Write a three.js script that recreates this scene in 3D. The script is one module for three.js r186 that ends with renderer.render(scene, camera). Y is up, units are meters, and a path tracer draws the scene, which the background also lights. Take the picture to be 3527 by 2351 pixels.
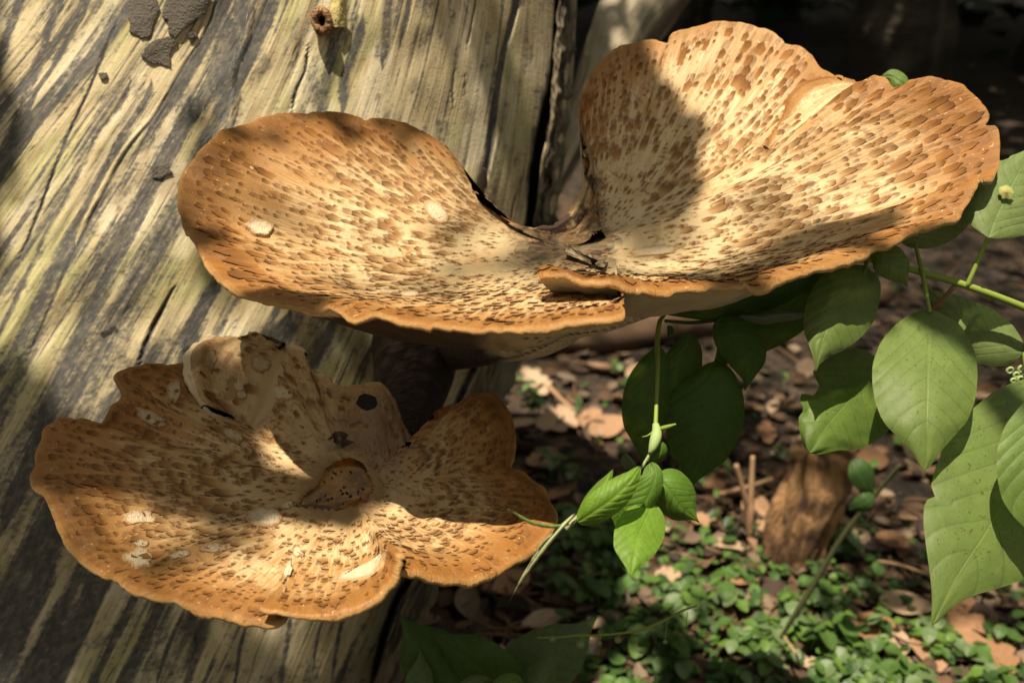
import * as THREE from 'three';
import { mergeGeometries } from 'three/addons/utils/BufferGeometryUtils.js';

// ---------------------------------------------------------------- camera, sky, sun, exposure
const scene = new THREE.Scene();
const FOV = 37, PITCH = 24 * Math.PI / 180, H = 0.95;
const camera = new THREE.PerspectiveCamera(FOV, 1024 / 682, 0.02, 80);
camera.position.set(0, H, 0);
camera.lookAt(0, H - Math.sin(PITCH), -Math.cos(PITCH));
camera.focus = 0.70;
camera.userData.fStop = 6.3;

const SUN = new THREE.Vector3(-0.17, 1, 0.22).normalize();
const sun = new THREE.DirectionalLight(0xffefd6, 5);
sun.position.copy(SUN).multiplyScalar(6); sun.position.z -= 1;
sun.target.position.set(0, 0, -1);
sun.castShadow = true; sun.shadow.radius = 1;
sun.shadow.mapSize.set(4096, 4096);
Object.assign(sun.shadow.camera, { left: -3, right: 3, top: 3, bottom: -3, near: 0.1, far: 14 });
scene.add(sun, sun.target);

{ // pale, hazy summer sky
  const w = 256, h = 128, d = new Float32Array(w * h * 4);
  for (let j = 0; j < h; j++) for (let i = 0; i < w; i++) {
    const el = ((j + 0.5) / h - 0.5) * Math.PI, y = Math.max(0, Math.sin(el)), k = (j * w + i) * 4;
    const v = 1.5 + 0.5 * y;
    d[k] = v * 1.02; d[k + 1] = v * 0.95; d[k + 2] = v * (0.76 + 0.06 * y); d[k + 3] = 1;
  }
  const t = new THREE.DataTexture(d, w, h, THREE.RGBAFormat, THREE.FloatType);
  t.mapping = THREE.EquirectangularReflectionMapping; t.magFilter = t.minFilter = THREE.LinearFilter; t.needsUpdate = true;
  scene.background = t; scene.environment = t;
  scene.backgroundIntensity = scene.environmentIntensity = 0.15;
}
const renderer = new THREE.WebGLRenderer({ antialias: true });
renderer.setSize(1024, 682);
renderer.toneMapping = THREE.LinearToneMapping;
renderer.toneMappingExposure = 1.75;
renderer.shadowMap.enabled = true;

// ---------------------------------------------------------------- helpers
const V = (x, y, z) => new THREE.Vector3(x, y, z);
const TAN = Math.tan(FOV * Math.PI / 360), SP = Math.sin(PITCH), CP = Math.cos(PITCH), ASP = 1024 / 682;
// a viewing direction of the photograph (in its 3527 x 2351 pixels) and a depth in metres give a place in the world
function at(px, py, d) {
  const X = (px - 1763.5) / 1763.5 * TAN * ASP, Y = (1175.5 - py) / 1175.5 * TAN;
  return V(X * d, H + d * (-SP + Y * CP), d * (-CP - Y * SP));
}
function toPx(p) {
  const y = p.y - H, d = -SP * y - CP * p.z, u = CP * y - SP * p.z;
  return [1763.5 + p.x / d / TAN / ASP * 1763.5, 1175.5 - u / d / TAN * 1175.5, d];
}
const groundD = (py) => H / (SP - (1175.5 - py) / 1175.5 * TAN * CP);
const onGround = (px, py, up = 0) => { const p = at(px, py, groundD(py)); p.y = up; return p; };
const pxm = (d) => 3527 / (2 * TAN * ASP * d);          // photograph pixels per metre at depth d

function rng(a) { return () => { a |= 0; a = a + 0x6D2B79F5 | 0; let t = Math.imul(a ^ a >>> 15, 1 | a); t = t + Math.imul(t ^ t >>> 7, 61 | t) ^ t; return ((t ^ t >>> 14) >>> 0) / 4294967296; }; }
const hsh = new Float32Array(65536); { const r = rng(77); for (let i = 0; i < 65536; i++) hsh[i] = r(); }
const hv = (x, y) => hsh[((x * 73 + y * 19349) ^ (y * 7919 + (x >> 3) * 131)) & 65535];
function noise(x, y) {
  const ix = Math.floor(x), iy = Math.floor(y); let fx = x - ix, fy = y - iy;
  fx = fx * fx * (3 - 2 * fx); fy = fy * fy * (3 - 2 * fy);
  const a = hv(ix, iy), b = hv(ix + 1, iy), c = hv(ix, iy + 1), d = hv(ix + 1, iy + 1);
  return a + (b - a) * fx + (c - a + (a - b - c + d) * fx) * fy;
}
function fbm(x, y, o = 4) { let s = 0, a = 0.5, n = 0; for (let i = 0; i < o; i++) { s += a * noise(x, y); n += a; a *= 0.5; x = x * 2.03 + 17.3; y = y * 2.03 + 5.7; } return s / n; }
const clamp = (x, a = 0, b = 1) => Math.min(b, Math.max(a, x));
const sstep = (a, b, x) => { x = clamp((x - a) / (b - a)); return x * x * (3 - 2 * x); };
const lerp = (a, b, t) => a + (b - a) * t;
const mix3 = (a, b, t) => [a[0] + (b[0] - a[0]) * t, a[1] + (b[1] - a[1]) * t, a[2] + (b[2] - a[2]) * t];
const toS = (c) => c <= 0.0031308 ? c * 12.92 : 1.055 * Math.pow(c, 1 / 2.4) - 0.055;
const SRGB = new Uint8Array(4097); for (let i = 0; i <= 4096; i++) SRGB[i] = Math.round(255 * toS(i / 4096));

// a colour texture from linear colours, or a height texture
function colorTex(w, h, f) {
  const d = new Uint8Array(w * h * 4);
  for (let j = 0; j < h; j++) for (let i = 0; i < w; i++) {
    const c = f(i, j), k = (j * w + i) * 4;
    for (let q = 0; q < 3; q++) d[k + q] = SRGB[Math.round(clamp(c[q]) * 4096)];
    d[k + 3] = 255;
  }
  const t = new THREE.DataTexture(d, w, h); t.colorSpace = THREE.SRGBColorSpace;
  t.magFilter = THREE.LinearFilter; t.minFilter = THREE.LinearMipmapLinearFilter; t.generateMipmaps = true;
  t.wrapS = t.wrapT = THREE.MirroredRepeatWrapping; t.needsUpdate = true; return t;
}
function greyTex(w, h, f, wrap = THREE.MirroredRepeatWrapping) {
  const d = new Uint8Array(w * h * 4);
  for (let j = 0; j < h; j++) for (let i = 0; i < w; i++) { const k = (j * w + i) * 4, v = Math.round(255 * clamp(f(i, j))); d[k] = d[k + 1] = d[k + 2] = v; d[k + 3] = 255; }
  const t = new THREE.DataTexture(d, w, h); t.magFilter = THREE.LinearFilter; t.minFilter = THREE.LinearMipmapLinearFilter; t.generateMipmaps = true;
  t.wrapS = t.wrapT = wrap; t.needsUpdate = true; return t;
}

const taken = {};
function numbered(n) { taken[n] = (taken[n] ?? -1) + 1; return taken[n] ? n + '_' + String(taken[n]).padStart(3, '0') : n; }
function shadows(o) { o.castShadow = true; o.receiveShadow = true; return o; }
function thing(name, label, category, group, pos) {
  const g = new THREE.Group(); g.name = numbered(name); scene.add(g);
  if (pos) g.position.copy(pos);
  g.userData = { label, category }; if (group) g.userData.group = group;
  return g;
}
function part(name, geo, mat, parent, label) {
  const m = shadows(new THREE.Mesh(geo, mat)); m.name = name; if (label) m.userData.label = label;
  if (parent.position.lengthSq() && geo && !geo.userData.local) geo.translate(-parent.position.x, -parent.position.y, -parent.position.z), geo.userData.local = true;
  parent.add(m); return m;
}
// rows x columns of points -> surface; want = a direction that the normals should face
function gridGeo(pts, nu, nv, uv, want, closedU = false) {
  const g = new THREE.BufferGeometry(), P = new Float32Array(pts.length * 3);
  pts.forEach((p, i) => { P[i * 3] = p.x; P[i * 3 + 1] = p.y; P[i * 3 + 2] = p.z; });
  g.setAttribute('position', new THREE.BufferAttribute(P, 3));
  if (uv) g.setAttribute('uv', new THREE.BufferAttribute(new Float32Array(uv), 2));
  const idx = [];
  for (let j = 0; j < nv - 1; j++) for (let i = 0; i < nu - (closedU ? 0 : 1); i++) {
    const i1 = (i + 1) % nu, a = j * nu + i, b = j * nu + i1, c = (j + 1) * nu + i, d = (j + 1) * nu + i1;
    idx.push(a, b, d, a, d, c);
  }
  g.setIndex(idx); g.computeVertexNormals();
  if (want) {
    const n = g.attributes.normal; let s = 0;
    for (let i = 0; i < n.count; i++) { const w = typeof want === 'function' ? want(i) : want; s += n.getX(i) * w.x + n.getY(i) * w.y + n.getZ(i) * w.z; }
    if (s < 0) { for (let i = 0; i < idx.length; i += 3) { const q = idx[i]; idx[i] = idx[i + 1]; idx[i + 1] = q; } g.setIndex(idx); g.computeVertexNormals(); }
  }
  return g;
}
// smooth curve through points at given knots
function spline(ts, ps) {
  const n = ts.length, m = ps.map((p, i) => {
    const a = Math.max(0, i - 1), b = Math.min(n - 1, i + 1), h = ts[b] - ts[a] || 1;
    return p.map((_, k) => (ps[b][k] - ps[a][k]) / h);
  });
  return (t) => {
    let i = 0; while (i < n - 2 && t > ts[i + 1]) i++;
    if (n === 1) return ps[0].slice();
    const h = ts[i + 1] - ts[i] || 1e-9, u = clamp((t - ts[i]) / h), u2 = u * u, u3 = u2 * u;
    return ps[i].map((p, k) => (2 * u3 - 3 * u2 + 1) * p + (u3 - 2 * u2 + u) * h * m[i][k] + (3 * u2 - 2 * u3) * ps[i + 1][k] + (u3 - u2) * h * m[i + 1][k]);
  };
}
const arr = (p) => [p.x, p.y, p.z], vec = (a) => V(a[0], a[1], a[2]);
// a list of photo points, depth given at some of them, as a world curve by chord length
function chain(list) {
  const L = list.map((p) => p.slice());
  let acc = [0]; for (let i = 1; i < L.length; i++) acc.push(acc[i - 1] + Math.hypot(L[i][0] - L[i - 1][0], L[i][1] - L[i - 1][1]));
  for (let i = 0; i < L.length; i++) if (L[i][2] === undefined) {
    let a = i, b = i; while (list[a][2] === undefined) a--; while (list[b][2] === undefined) b++;
    L[i][2] = lerp(list[a][2], list[b][2], (acc[i] - acc[a]) / (acc[b] - acc[a]));
  }
  const P = L.map((p) => at(...p)); const ts = [0];
  for (let i = 1; i < P.length; i++) ts.push(ts[i - 1] + P[i].distanceTo(P[i - 1]));
  const len = ts[ts.length - 1];
  const f = spline(ts.map((t) => t / len), P.map(arr));
  return { at: (t) => vec(f(t)), len };
}
// tube with changing radius through photo points [px, py, depth, radius in px]
function tubePts(P, R, seg = 40, ring = 10, rough = 0, rs = 1) {
  const ts = [0]; for (let i = 1; i < P.length; i++) ts.push(ts[i - 1] + P[i].distanceTo(P[i - 1]));
  const L = ts[ts.length - 1], f = spline(ts, P.map((p, i) => [p.x, p.y, p.z, R[i]]));
  const pts = [], uv = []; let N = V(0.3, 0.2, 1).normalize();
  for (let j = 0; j <= seg; j++) {
    const q = f(L * j / seg), q2 = f(Math.min(L, L * j / seg + L * 0.01)), q1 = f(Math.max(0, L * j / seg - L * 0.01));
    const T = V(q2[0] - q1[0], q2[1] - q1[1], q2[2] - q1[2]).normalize();
    N.addScaledVector(T, -N.dot(T)).normalize(); const B = T.clone().cross(N);
    for (let i = 0; i < ring; i++) {
      const a = i / ring * 2 * Math.PI;
      let r = q[3]; if (rough) r *= 1 + rough * (fbm(Math.cos(a) * 1.5 + 9 + rs * 7, Math.sin(a) * 1.5 + L * j / seg * 25 / rs + 40, 3) - 0.5) * 2;
      pts.push(vec(q).addScaledVector(N, Math.cos(a) * r).addScaledVector(B, Math.sin(a) * r)); uv.push(i / ring, L * j / seg * 8);
    }
  }
  // closing caps
  const e0 = vec(f(0)), e1 = vec(f(L));
  const all = [...Array(ring).fill(e0), ...pts, ...Array(ring).fill(e1)], uvs = [...Array(ring * 2).fill(0), ...uv, ...Array(ring * 2).fill(1)];
  return gridGeo(all, ring, seg + 3, uvs, (i) => { const j = Math.floor(i / ring) - 1; if (j < 0 || j > seg) return V(0, 0, 0); return all[i].clone().sub(vec(f(L * j / seg))); }, true);
}
const tube = (list, seg, ring, rough, rs) => tubePts(list.map((p) => at(p[0], p[1], p[2])), list.map((p) => p[3] / pxm(p[2])), seg, ring, rough, rs);
function paintV(g, f) {
  const p = g.attributes.position, c = new Float32Array(p.count * 3);
  for (let i = 0; i < p.count; i++) c.set(f(V(p.getX(i), p.getY(i), p.getZ(i)), i), i * 3);
  g.setAttribute('color', new THREE.BufferAttribute(c, 3)); return g;
}
function mat(o) { const { c, ...r } = o; const m = new THREE.MeshPhysicalMaterial({ roughness: 0.85, side: THREE.DoubleSide, ...r }); if (c) m.color.setRGB(...c); return m; }
// ---------------------------------------------------------------- the forest floor
const groundH = (x, z) => 0.05 * (fbm(x * 0.9 + 3, z * 0.9 + 8, 3) - 0.5) + 0.02 * (fbm(x * 6 + 1, z * 6, 3) - 0.5);
{
  const n = 260, pts = [], uv = [];
  for (let j = 0; j < n; j++) for (let i = 0; i < n; i++) {
    const a = (i / (n - 1) * 2 - 1), b = (j / (n - 1) * 2 - 1);
    const x = 0.5 + 30 * Math.sign(a) * Math.pow(Math.abs(a), 2.2), z = -1.4 + 30 * Math.sign(b) * Math.pow(Math.abs(b), 2.2);
    pts.push(V(x, groundH(x, z) - 0.004, z)); uv.push(x / 1.6, z / 1.6);
  }
  const N = 1024;
  const m = mat({
    roughness: 0.97,
    map: colorTex(N, N, (i, j) => {
      const a = fbm(i / 40, j / 40, 5), b = fbm(i / 7 + 50, j / 5, 3), c = fbm(i / 130, j / 130 + 30, 3);
      const k = clamp(a * 0.9 + (b - 0.5) * 0.9);
      let q = mix3([0.025, 0.016, 0.010], [0.13, 0.075, 0.042], sstep(0.3, 0.75, k));
      if (b > 0.66) q = mix3(q, [0.24, 0.15, 0.085], 0.6);
      return mix3(q, [0.03, 0.026, 0.015], 0.6 * c).map((v) => v * 0.55);
    }),
    bumpMap: greyTex(N, N, (i, j) => 0.6 * fbm(i / 22, j / 22, 4) + 0.4 * fbm(i / 5, j / 5, 2)), bumpScale: 0.02,
  });
  const g = shadows(new THREE.Mesh(gridGeo(pts, n, n, uv, V(0, 1, 0)), m));
  g.name = 'forest_floor'; g.userData = { label: 'dark brown forest soil under the leaf litter', kind: 'structure' }; scene.add(g);
}

// ---------------------------------------------------------------- the dead tree
// its surface is laid out along the grain: a runs round the trunk from the right-hand edge, y along it
const edgeX = (() => { const f = spline([-1000, 0, 400, 850, 1300, 1800, 2351, 3100], [[2010], [1968], [1950], [1890], [1740], [1560], [1350], [1060]]); return (y) => f(y)[0]; })();
const spanW = (() => { const f = spline([-1000, 0, 500, 1000, 2000, 3100], [[1800], [2470], [3000], [3450], [3930], [4300]]); return (y) => f(y)[0]; })();
const trunkD = (() => { const f = spline([-0.02, 0, 0.03, 0.1, 0.22, 0.4, 0.6, 0.8, 1], [[1.24], [1.16], [1.09], [1.0], [0.935], [0.90], [0.89], [0.90], [0.96]]); return (a, y) => f(a)[0] + 0.02 * sstep(1200, 2300, y) - 0.03 * sstep(200, -900, y); })();
// streaks traced along the grain: [half width px, darkness (negative = pale), depth m, points...]
const STREAKS = [
  [42, 0.85, 0.002, [[845, -100], [830, 20], [800, 160], [740, 320], [640, 430], [560, 570], [470, 740], [390, 900], [300, 1090], [210, 1300], [120, 1520], [20, 1800]]],
  [34, 0.75, 0.002, [[790, 60], [740, 220], [690, 330], [610, 460], [500, 690], [420, 850], [330, 1010], [250, 1200]]],
  [60, 0.6, 0, [[700, 640], [600, 760], [520, 900], [440, 1050], [380, 1180], [300, 1350], [220, 1520], [130, 1700]]],
  [14, 0.9, 0.001, [[330, -60], [280, 60], [200, 190], [110, 340], [40, 520], [-40, 700]]],
  [22, 0.75, 0.001, [[250, -100], [180, 60], [110, 260], [50, 420], [-20, 600]]],
  [24, 0.8, 0.001, [[120, -100], [50, 40], [0, 200], [-60, 380]]],
  [6.5, 1.15, 0.0012, [[400, 80], [357, 178], [300, 319], [242, 446], [190, 574], [128, 733], [60, 900]]],
  [18, 0.8, 0.002, [[450, 280], [410, 370], [340, 460], [300, 560], [235, 670], [165, 800], [70, 1000], [-20, 1190]]],
  [30, 0.75, 0.002, [[520, 290], [480, 380], [420, 480], [370, 580], [310, 700], [260, 790], [180, 950], [80, 1140], [-20, 1330]]],
  [25, -1, -0.003, [[487, 270], [455, 350], [365, 470], [315, 560], [265, 670], [190, 797], [120, 960], [40, 1130], [-40, 1290]]],
  [6.5, 1.1, 0.0010, [[746, 10], [700, 120], [640, 210], [542, 383], [446, 510], [357, 663], [274, 830], [190, 1010], [100, 1220]]],
  [10, -0.9, -0.002, [[735, 0], [690, 120], [625, 220], [530, 383], [430, 520], [345, 663], [262, 830]]],
  [7, -0.8, 0, [[700, 380], [660, 480], [625, 560], [590, 610]]],
  [14, -0.5, 0, [[600, 390], [560, 470], [480, 610], [400, 760]]],
  [6, 1.0, 0.002, [[1060, 170], [1050, 240], [1020, 310], [1005, 380]]],
  [20, 0.85, 0.001, [[1250, 60], [1235, 140], [1195, 260], [1180, 390]]],
  [18, 0.75, 0.001, [[1350, -60], [1335, 30], [1325, 130], [1315, 220]]],
  [8, 0.8, 0.001, [[1420, -60], [1400, 60], [1375, 160]]],
  [26, 0.7, 0, [[1190, -60], [1150, 120], [1120, 300], [1100, 420]]],
  [15, 1.0, 0.005, [[1800, -100], [1785, 10], [1744, 160], [1712, 320], [1690, 510], [1660, 650]]],
  [4, 1.1, 0.003, [[1650, -100], [1632, 30], [1615, 130], [1606, 165]]],
  [5, 1.1, 0.001, [[1565, 240], [1558, 310], [1560, 365]]],
  [4, 1.1, 0.001, [[1602, 260], [1600, 320]]],
  [22, 1.5, 0.035, [[1935, -100], [1926, 100], [1905, 260], [1880, 383], [1850, 560], [1830, 700], [1812, 860], [1780, 1000]]],
  [40, 0.6, 0.001, [[180, 980], [110, 1160], [40, 1350], [-40, 1560]]],
  [70, 0.6, 0, [[440, 1020], [330, 1160], [240, 1300], [150, 1440], [60, 1640], [-30, 1860]]],
  [50, 0.45, 0, [[330, 1400], [230, 1580], [150, 1760], [60, 1990]]],
  [8, 1.1, 0.003, [[600, 990], [545, 1100], [510, 1170], [480, 1250]]],
  [34, 0.9, 0.001, [[760, 950], [700, 1060], [660, 1160], [620, 1260]]],
  [40, 0.9, 0.001, [[1000, 1080], [930, 1180], [860, 1300]]],
  [30, 0.8, 0.001, [[1150, 1100], [1090, 1240], [1040, 1380]]],
  [22, 0.9, 0.002, [[500, 2000], [440, 2110], [370, 2240], [300, 2400]]],
  [16, 0.9, 0.002, [[570, 2040], [500, 2180], [430, 2320], [390, 2420]]],
  [10, 0.8, 0.001, [[640, 2080], [590, 2200], [540, 2360]]],
  [22, 0.75, 0.001, [[720, 2100], [680, 2230], [640, 2400]]],
  [8, 0.8, 0.001, [[860, 2120], [830, 2230], [800, 2400]]],
  [14, 0.7, 0.001, [[1000, 2120], [980, 2230], [950, 2400]]],
  [6, 0.9, 0.001, [[1120, 2120], [1095, 2200], [1080, 2300]]],
  [8, 0.9, 0.001, [[1190, 2080], [1165, 2200], [1145, 2330]]],
  [16, 1.4, 0.02, [[1480, 1900], [1400, 2010], [1350, 2120], [1310, 2240], [1270, 2400]]],
  [14, 1.2, 0.012, [[1660, 1200], [1600, 1330], [1545, 1460], [1480, 1620]]],
].map(([w, k, h, p]) => ({ w, k, h, y0: p[0][1], y1: p[p.length - 1][1], f: spline(p.map((q) => q[1]), p.map((q) => [q[0]])) }));
// tone: 0 pale wood .. 1 dark stain; dep: how deep below the surface
function trunkRow(y) {
  const live = STREAKS.filter((s) => y > s.y0 - 30 && y < s.y1 + 30).map((s) => ({ x: s.f(clamp(y, s.y0, s.y1))[0], w: s.w * sstep(s.y0 - 30, s.y0 + 60, y) * sstep(s.y1 + 30, s.y1 - 60, y), k: s.k, h: s.h }));
  const ex = edgeX(y), W = spanW(y);
  return (a) => {
    const x = ex - a * W, g = a * 3400;                        // g: a coordinate that follows the grain
    const wob = 26 * (fbm(g / 90, y / 260, 3) - 0.5), fine = fbm(g / 7, y / 190 + 9, 3), med = fbm(g / 48 + 3, y / 800, 4), big = fbm(g / 170, y / 1500 + 4, 3);
    const left = sstep(0.05, 0.4, a);
    let tone = 0.85 * sstep(0.51, 0.68, med * 0.52 + big * 0.42 + 0.10 * left - 0.02 + 0.10 * (fbm(g / 22 + 60, y / 60, 3) - 0.5)) + 0.35 * (fine - 0.5);
    const mott = fbm(x / 13 + 31, y / 34, 3);
    let dep = 0.0006 * sstep(0.5, 0.64, med) + 0.0007 * fine;
    for (const s of live) {
      if (s.w < 0.5 || Math.abs(x - s.x) > s.w * 2.2 + 40) continue;
      const dd = Math.abs(x - s.x + wob * Math.min(1, s.w / 16)) / s.w + (fine - 0.5) * 0.9, m = (1 - sstep(0.35, 1.45, dd)) * (0.75 + 0.5 * mott);
      if (s.k < 0) tone = lerp(tone, -0.15, m * -s.k); else tone = Math.max(tone, tone + (s.k - Math.max(0, tone)) * m);
      dep += (s.k < 1 && s.h > 0 ? 0.15 : s.k < 0 ? 0.4 : 1) * s.h * (1 - sstep(0.2, 1.1, dd));
    }
    return { tone, dep, fine, med, big, x };
  };
}
const trunkBase = (a, y, dd = 0) => at(edgeX(y) - a * spanW(y), y, trunkD(a, y) + dd);
const trunkA = (px, py) => (edgeX(py) - px) / spanW(py);
function onTrunk(px, py, lift = 0) { const a = trunkA(px, py), r = trunkRow(py)(a); return at(px, py, trunkD(a, py) + r.dep - 0.004 + trunkWave(a, py) - lift); }
function trunkWave(a, y) { return 0.016 * (fbm(a * 9 + 2, y / 420, 3) - 0.5) * sstep(0, 0.08, a) + 0.0012 * (fbm(a * 60, y / 240 + 7, 2) - 0.5); }
const tree = thing('dead_tree', 'big pale dead tree with barkless streaked wood behind the two brown fungi', 'tree');
{
  const TA = 0.86, TW = 1664, TH = 2048;
  const rows = new Map(); const heights = new Float32Array(TW * TH);
  const m = mat({
    roughness: 0.8, specularIntensity: 0.35,
    map: colorTex(TW, TH, (i, j) => {
      const y = -100 + 2560 * j / (TH - 1), a = TA * i / (TW - 1);
      if (!rows.has(j)) { rows.clear(); rows.set(j, trunkRow(y)); }
      const r = rows.get(j)(a), g = a * 3400;
      const sp = fbm(i / 3.1, j / 3.4, 2), green = sstep(0.42, 0.7, fbm(g / 260 + 20, y / 300, 3)), pit = fbm(i / 9 + 70, j / 9, 2), tan = fbm(g / 120 + 4, y / 240 + 4, 3);
      let wood = mix3([0.49, 0.415, 0.255], [0.385, 0.36, 0.18], green);
      wood = mix3(wood, [0.60, 0.535, 0.39], 0.7 * sstep(0.5, 0.75, tan));
      wood = mix3(wood, [0.30, 0.21, 0.10], 0.45 * sstep(0.55, 0.8, fbm(g / 40 + 90, y / 130, 3)));
      wood = wood.map((v) => v * (0.62 + 0.7 * r.fine + 0.3 * (sp - 0.5)));
      if (pit > 0.78) wood = wood.map((v) => v * 0.75);
      const dark = mix3([0.055, 0.057, 0.064], [0.14, 0.13, 0.105], sp * 0.5 + 0.5 * sstep(0.4, 0.7, fbm(i / 7 + 11, j / 16, 3)));
      const st2 = sstep(0.54, 0.72, fbm(g / 17 + 80, y / 420, 4) * 0.7 + 0.3 * fbm(g / 120 + 8, y / 500, 3)) * 0.75 * sstep(0.02, 0.25, a + 0.1), st3 = 0.5 * sstep(0.58, 0.75, fbm(g / 60 + 200, y / 110, 4));
      const crk = (1 - sstep(0.004, 0.016, Math.abs(fbm(g / 26 + 33, y / 620, 2) - 0.5))) * sstep(0.45, 0.6, fbm(g / 70, y / 190 + 60, 2));
      const t = clamp(Math.max(r.tone, st2, st3) + 0.45 * (sp - 0.5) + (pit - 0.5) * 0.4 + 0.25 * (fbm(g / 5 + 12, y / 90, 2) - 0.5));
      heights[j * TW + i] = clamp(0.7 - r.tone * 0.04 - (r.tone > 1 ? 0.35 : 0) - 0.3 * crk + 0.45 * (r.fine - 0.5) + 0.25 * (sp - 0.5) - (pit > 0.78 ? 0.1 : 0));
      let c = mix3(wood, dark, sstep(0.10, 0.85, t));
      c = mix3(c, [0.030, 0.024, 0.018], 0.75 * crk);
      if (r.tone > 1.05) c = mix3(c, [0.012, 0.010, 0.008], sstep(1.05, 1.3, r.tone));
      return c;
    }),
  });
  m.bumpMap = greyTex(TW, TH, (i, j) => heights[j * TW + i]); m.bumpScale = 0.0007;
  const as = []; for (let i = 0; i <= 340; i++) as.push(0.003 + 0.7 * i / 340); for (let i = 1; i <= 24; i++) as.push(0.703 + 0.297 * i / 24);
  const back = [[-2600, 0.2], [-2700, 0.4], [-1700, 0.55], [-700, 0.45], [-150, 0.22], [-20, 0.10]];      // round the far side, to close the trunk
  const ys = []; for (let i = 0; i <= 420; i++) ys.push(-100 + 2560 * i / 420); for (let y = 2520; y <= 3100; y += 60) ys.push(y);
  const pts = [], uv = [];
  for (const y0 of ys) {
    const y = y0, row = trunkRow(y);
    for (const a of as) { const r = row(a); pts.push(trunkBase(a, y, r.dep - 0.004 + trunkWave(a, y))); uv.push(a / TA, (y + 100) / 2560); }
    const p1 = trunkBase(1, y), p0 = trunkBase(0.003, y, 0);
    for (const [dx, dd] of back) { const t = dx / -2600; pts.push(V(lerp(p0.x, p1.x, clamp(t, 0, 1)) + (dx < -2600 ? -0.1 : 0.02), lerp(p0.y, p1.y, clamp(t)), lerp(p0.z, p1.z, clamp(t)) - dd)); uv.push(1.2 + dd, (y + 100) / 2560); }
  }
  const nu = as.length + back.length;
  { // the broken top, just above the picture
    const ring = pts.slice(0, nu), c = ring.reduce((s, p) => s.add(p), V(0, 0, 0)).multiplyScalar(1 / nu), P = [], U = [];
    for (const r of [1, 0.8, 0.55, 0.3, 0.02]) ring.forEach((p, i) => { const q = c.clone().lerp(p, r); q.y += (1 - r) * 0.02 + (r < 1 ? 0.05 * (fbm(q.x * 14, q.z * 14, 3) - 0.6) : 0); P.push(q); U.push(q.x * 2, q.z * 2); });
    part('broken_top', gridGeo(P, nu, 5, U, V(0, 1, 0), true), mat({ c: [0.30, 0.22, 0.12], roughness: 0.95, bumpMap: greyTex(128, 128, (i, j) => fbm(i / 5, j / 5, 3)), bumpScale: 0.01 }), tree);
  }
  part('trunk', gridGeo(pts, nu, ys.length, uv, (i) => (i % nu) < as.length ? V(0, 0.3, 1) : V(0, 0, 0), true), m, tree);

  // bark left standing along the right-hand edge
  const bark = mat({ vertexColors: true, roughness: 0.95, bumpMap: greyTex(512, 512, (i, j) => fbm(i / 20, j / 60, 4)), bumpScale: 0.006 });
  const strip = (y0, y1, x0, x1, d0, d1, seed, thick) => {
    const P = [], U = [], n = 26, k = 150;
    for (let j = 0; j <= k; j++) for (let i = 0; i <= n; i++) {
      const y = lerp(y0, y1, j / k), t = i / n, e = edgeX(y), w0 = x0(y) + 20 * (fbm(y / 50 + seed, 1, 3) - 0.5), w1 = x1(y) + 34 * (fbm(y / 40 + seed, 5, 3) - 0.5);
      const bulge = Math.sin(Math.PI * t) * thick * (0.5 + fbm(t * 5 + seed, y / 70, 3)) + 0.008 * (fbm(t * 14, y / 18 + seed, 3) - 0.5);
      P.push(at(lerp(w0, w1, t), y, lerp(d0, d1, t) - bulge)); U.push(t * 0.4, y / 600);
    }
    const g = gridGeo(P, n + 1, k + 1, U, V(0, 0.2, 1));
    return paintV(g, (p, i) => { const t = (i % (n + 1)) / n, q = fbm(t * 6 + seed, p.y * 30, 4), w = fbm(t * 3 + 9, p.y * 9 + seed, 3); return mix3(mix3([0.03, 0.022, 0.014], [0.17, 0.14, 0.09], sstep(0.35, 0.7, q)), [0.13, 0.15, 0.10], 0.6 * sstep(0.5, 0.7, w) * t); });
  };
  part('bark', strip(-110, 1010, (y) => edgeX(y) - 46 - 0.03 * y, (y) => edgeX(y) + 8, 1.10, 1.19, 3, 0.03), bark, tree, 'rough grey-green bark left along the right edge of the trunk');
  part('bark', strip(1180, 2700, (y) => edgeX(y) - 70, (y) => edgeX(y) + 30, 1.06, 1.17, 8, 0.03), bark, tree);

  // dark flaking plates high on the left
  const flakeM = mat({ c: [0.085, 0.074, 0.058], roughness: 0.9, bumpMap: greyTex(256, 256, (i, j) => fbm(i / 12, j / 12, 4)), bumpScale: 0.0012 });
  const plate = (poly, th, m2, label) => {
    // jagged outline, filled with a net that follows the wood
    const out = []; for (let i = 0; i < poly.length; i++) { const a = poly[i], b = poly[(i + 1) % poly.length]; for (let k = 0; k < 5; k++) { const t = k / 5; out.push([lerp(a[0], b[0], t) + 7 * (fbm(a[0] + i * 3 + k * 0.9, 3, 2) - 0.5), lerp(a[1], b[1], t) + 7 * (fbm(a[1] + i * 5 + k * 0.9, 8, 2) - 0.5)]); } }
    const cx = out.reduce((s, p) => s + p[0], 0) / out.length, cy = out.reduce((s, p) => s + p[1], 0) / out.length, P = [], U = [], rings = [0.001, 0.35, 0.7, 0.95, 1.0, 1.004];
    rings.forEach((r, k) => out.forEach(([x, y]) => { const X = cx + (x - cx) * r, Y = cy + (y - cy) * r; P.push(onTrunk(X, Y, k === 5 ? -0.004 : th * (k === 4 ? 0.75 : 1) + 0.0012 * fbm(X / 30, Y / 30, 2))); U.push(X / 120, Y / 120); }));
    return part('bark_flake', gridGeo(P, out.length, rings.length, U, V(0, 0.2, 1), true), m2, tree, label);
  };
  const c1 = (l) => l.map(([x, y]) => [x / 1.568, y / 1.568]);
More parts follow.
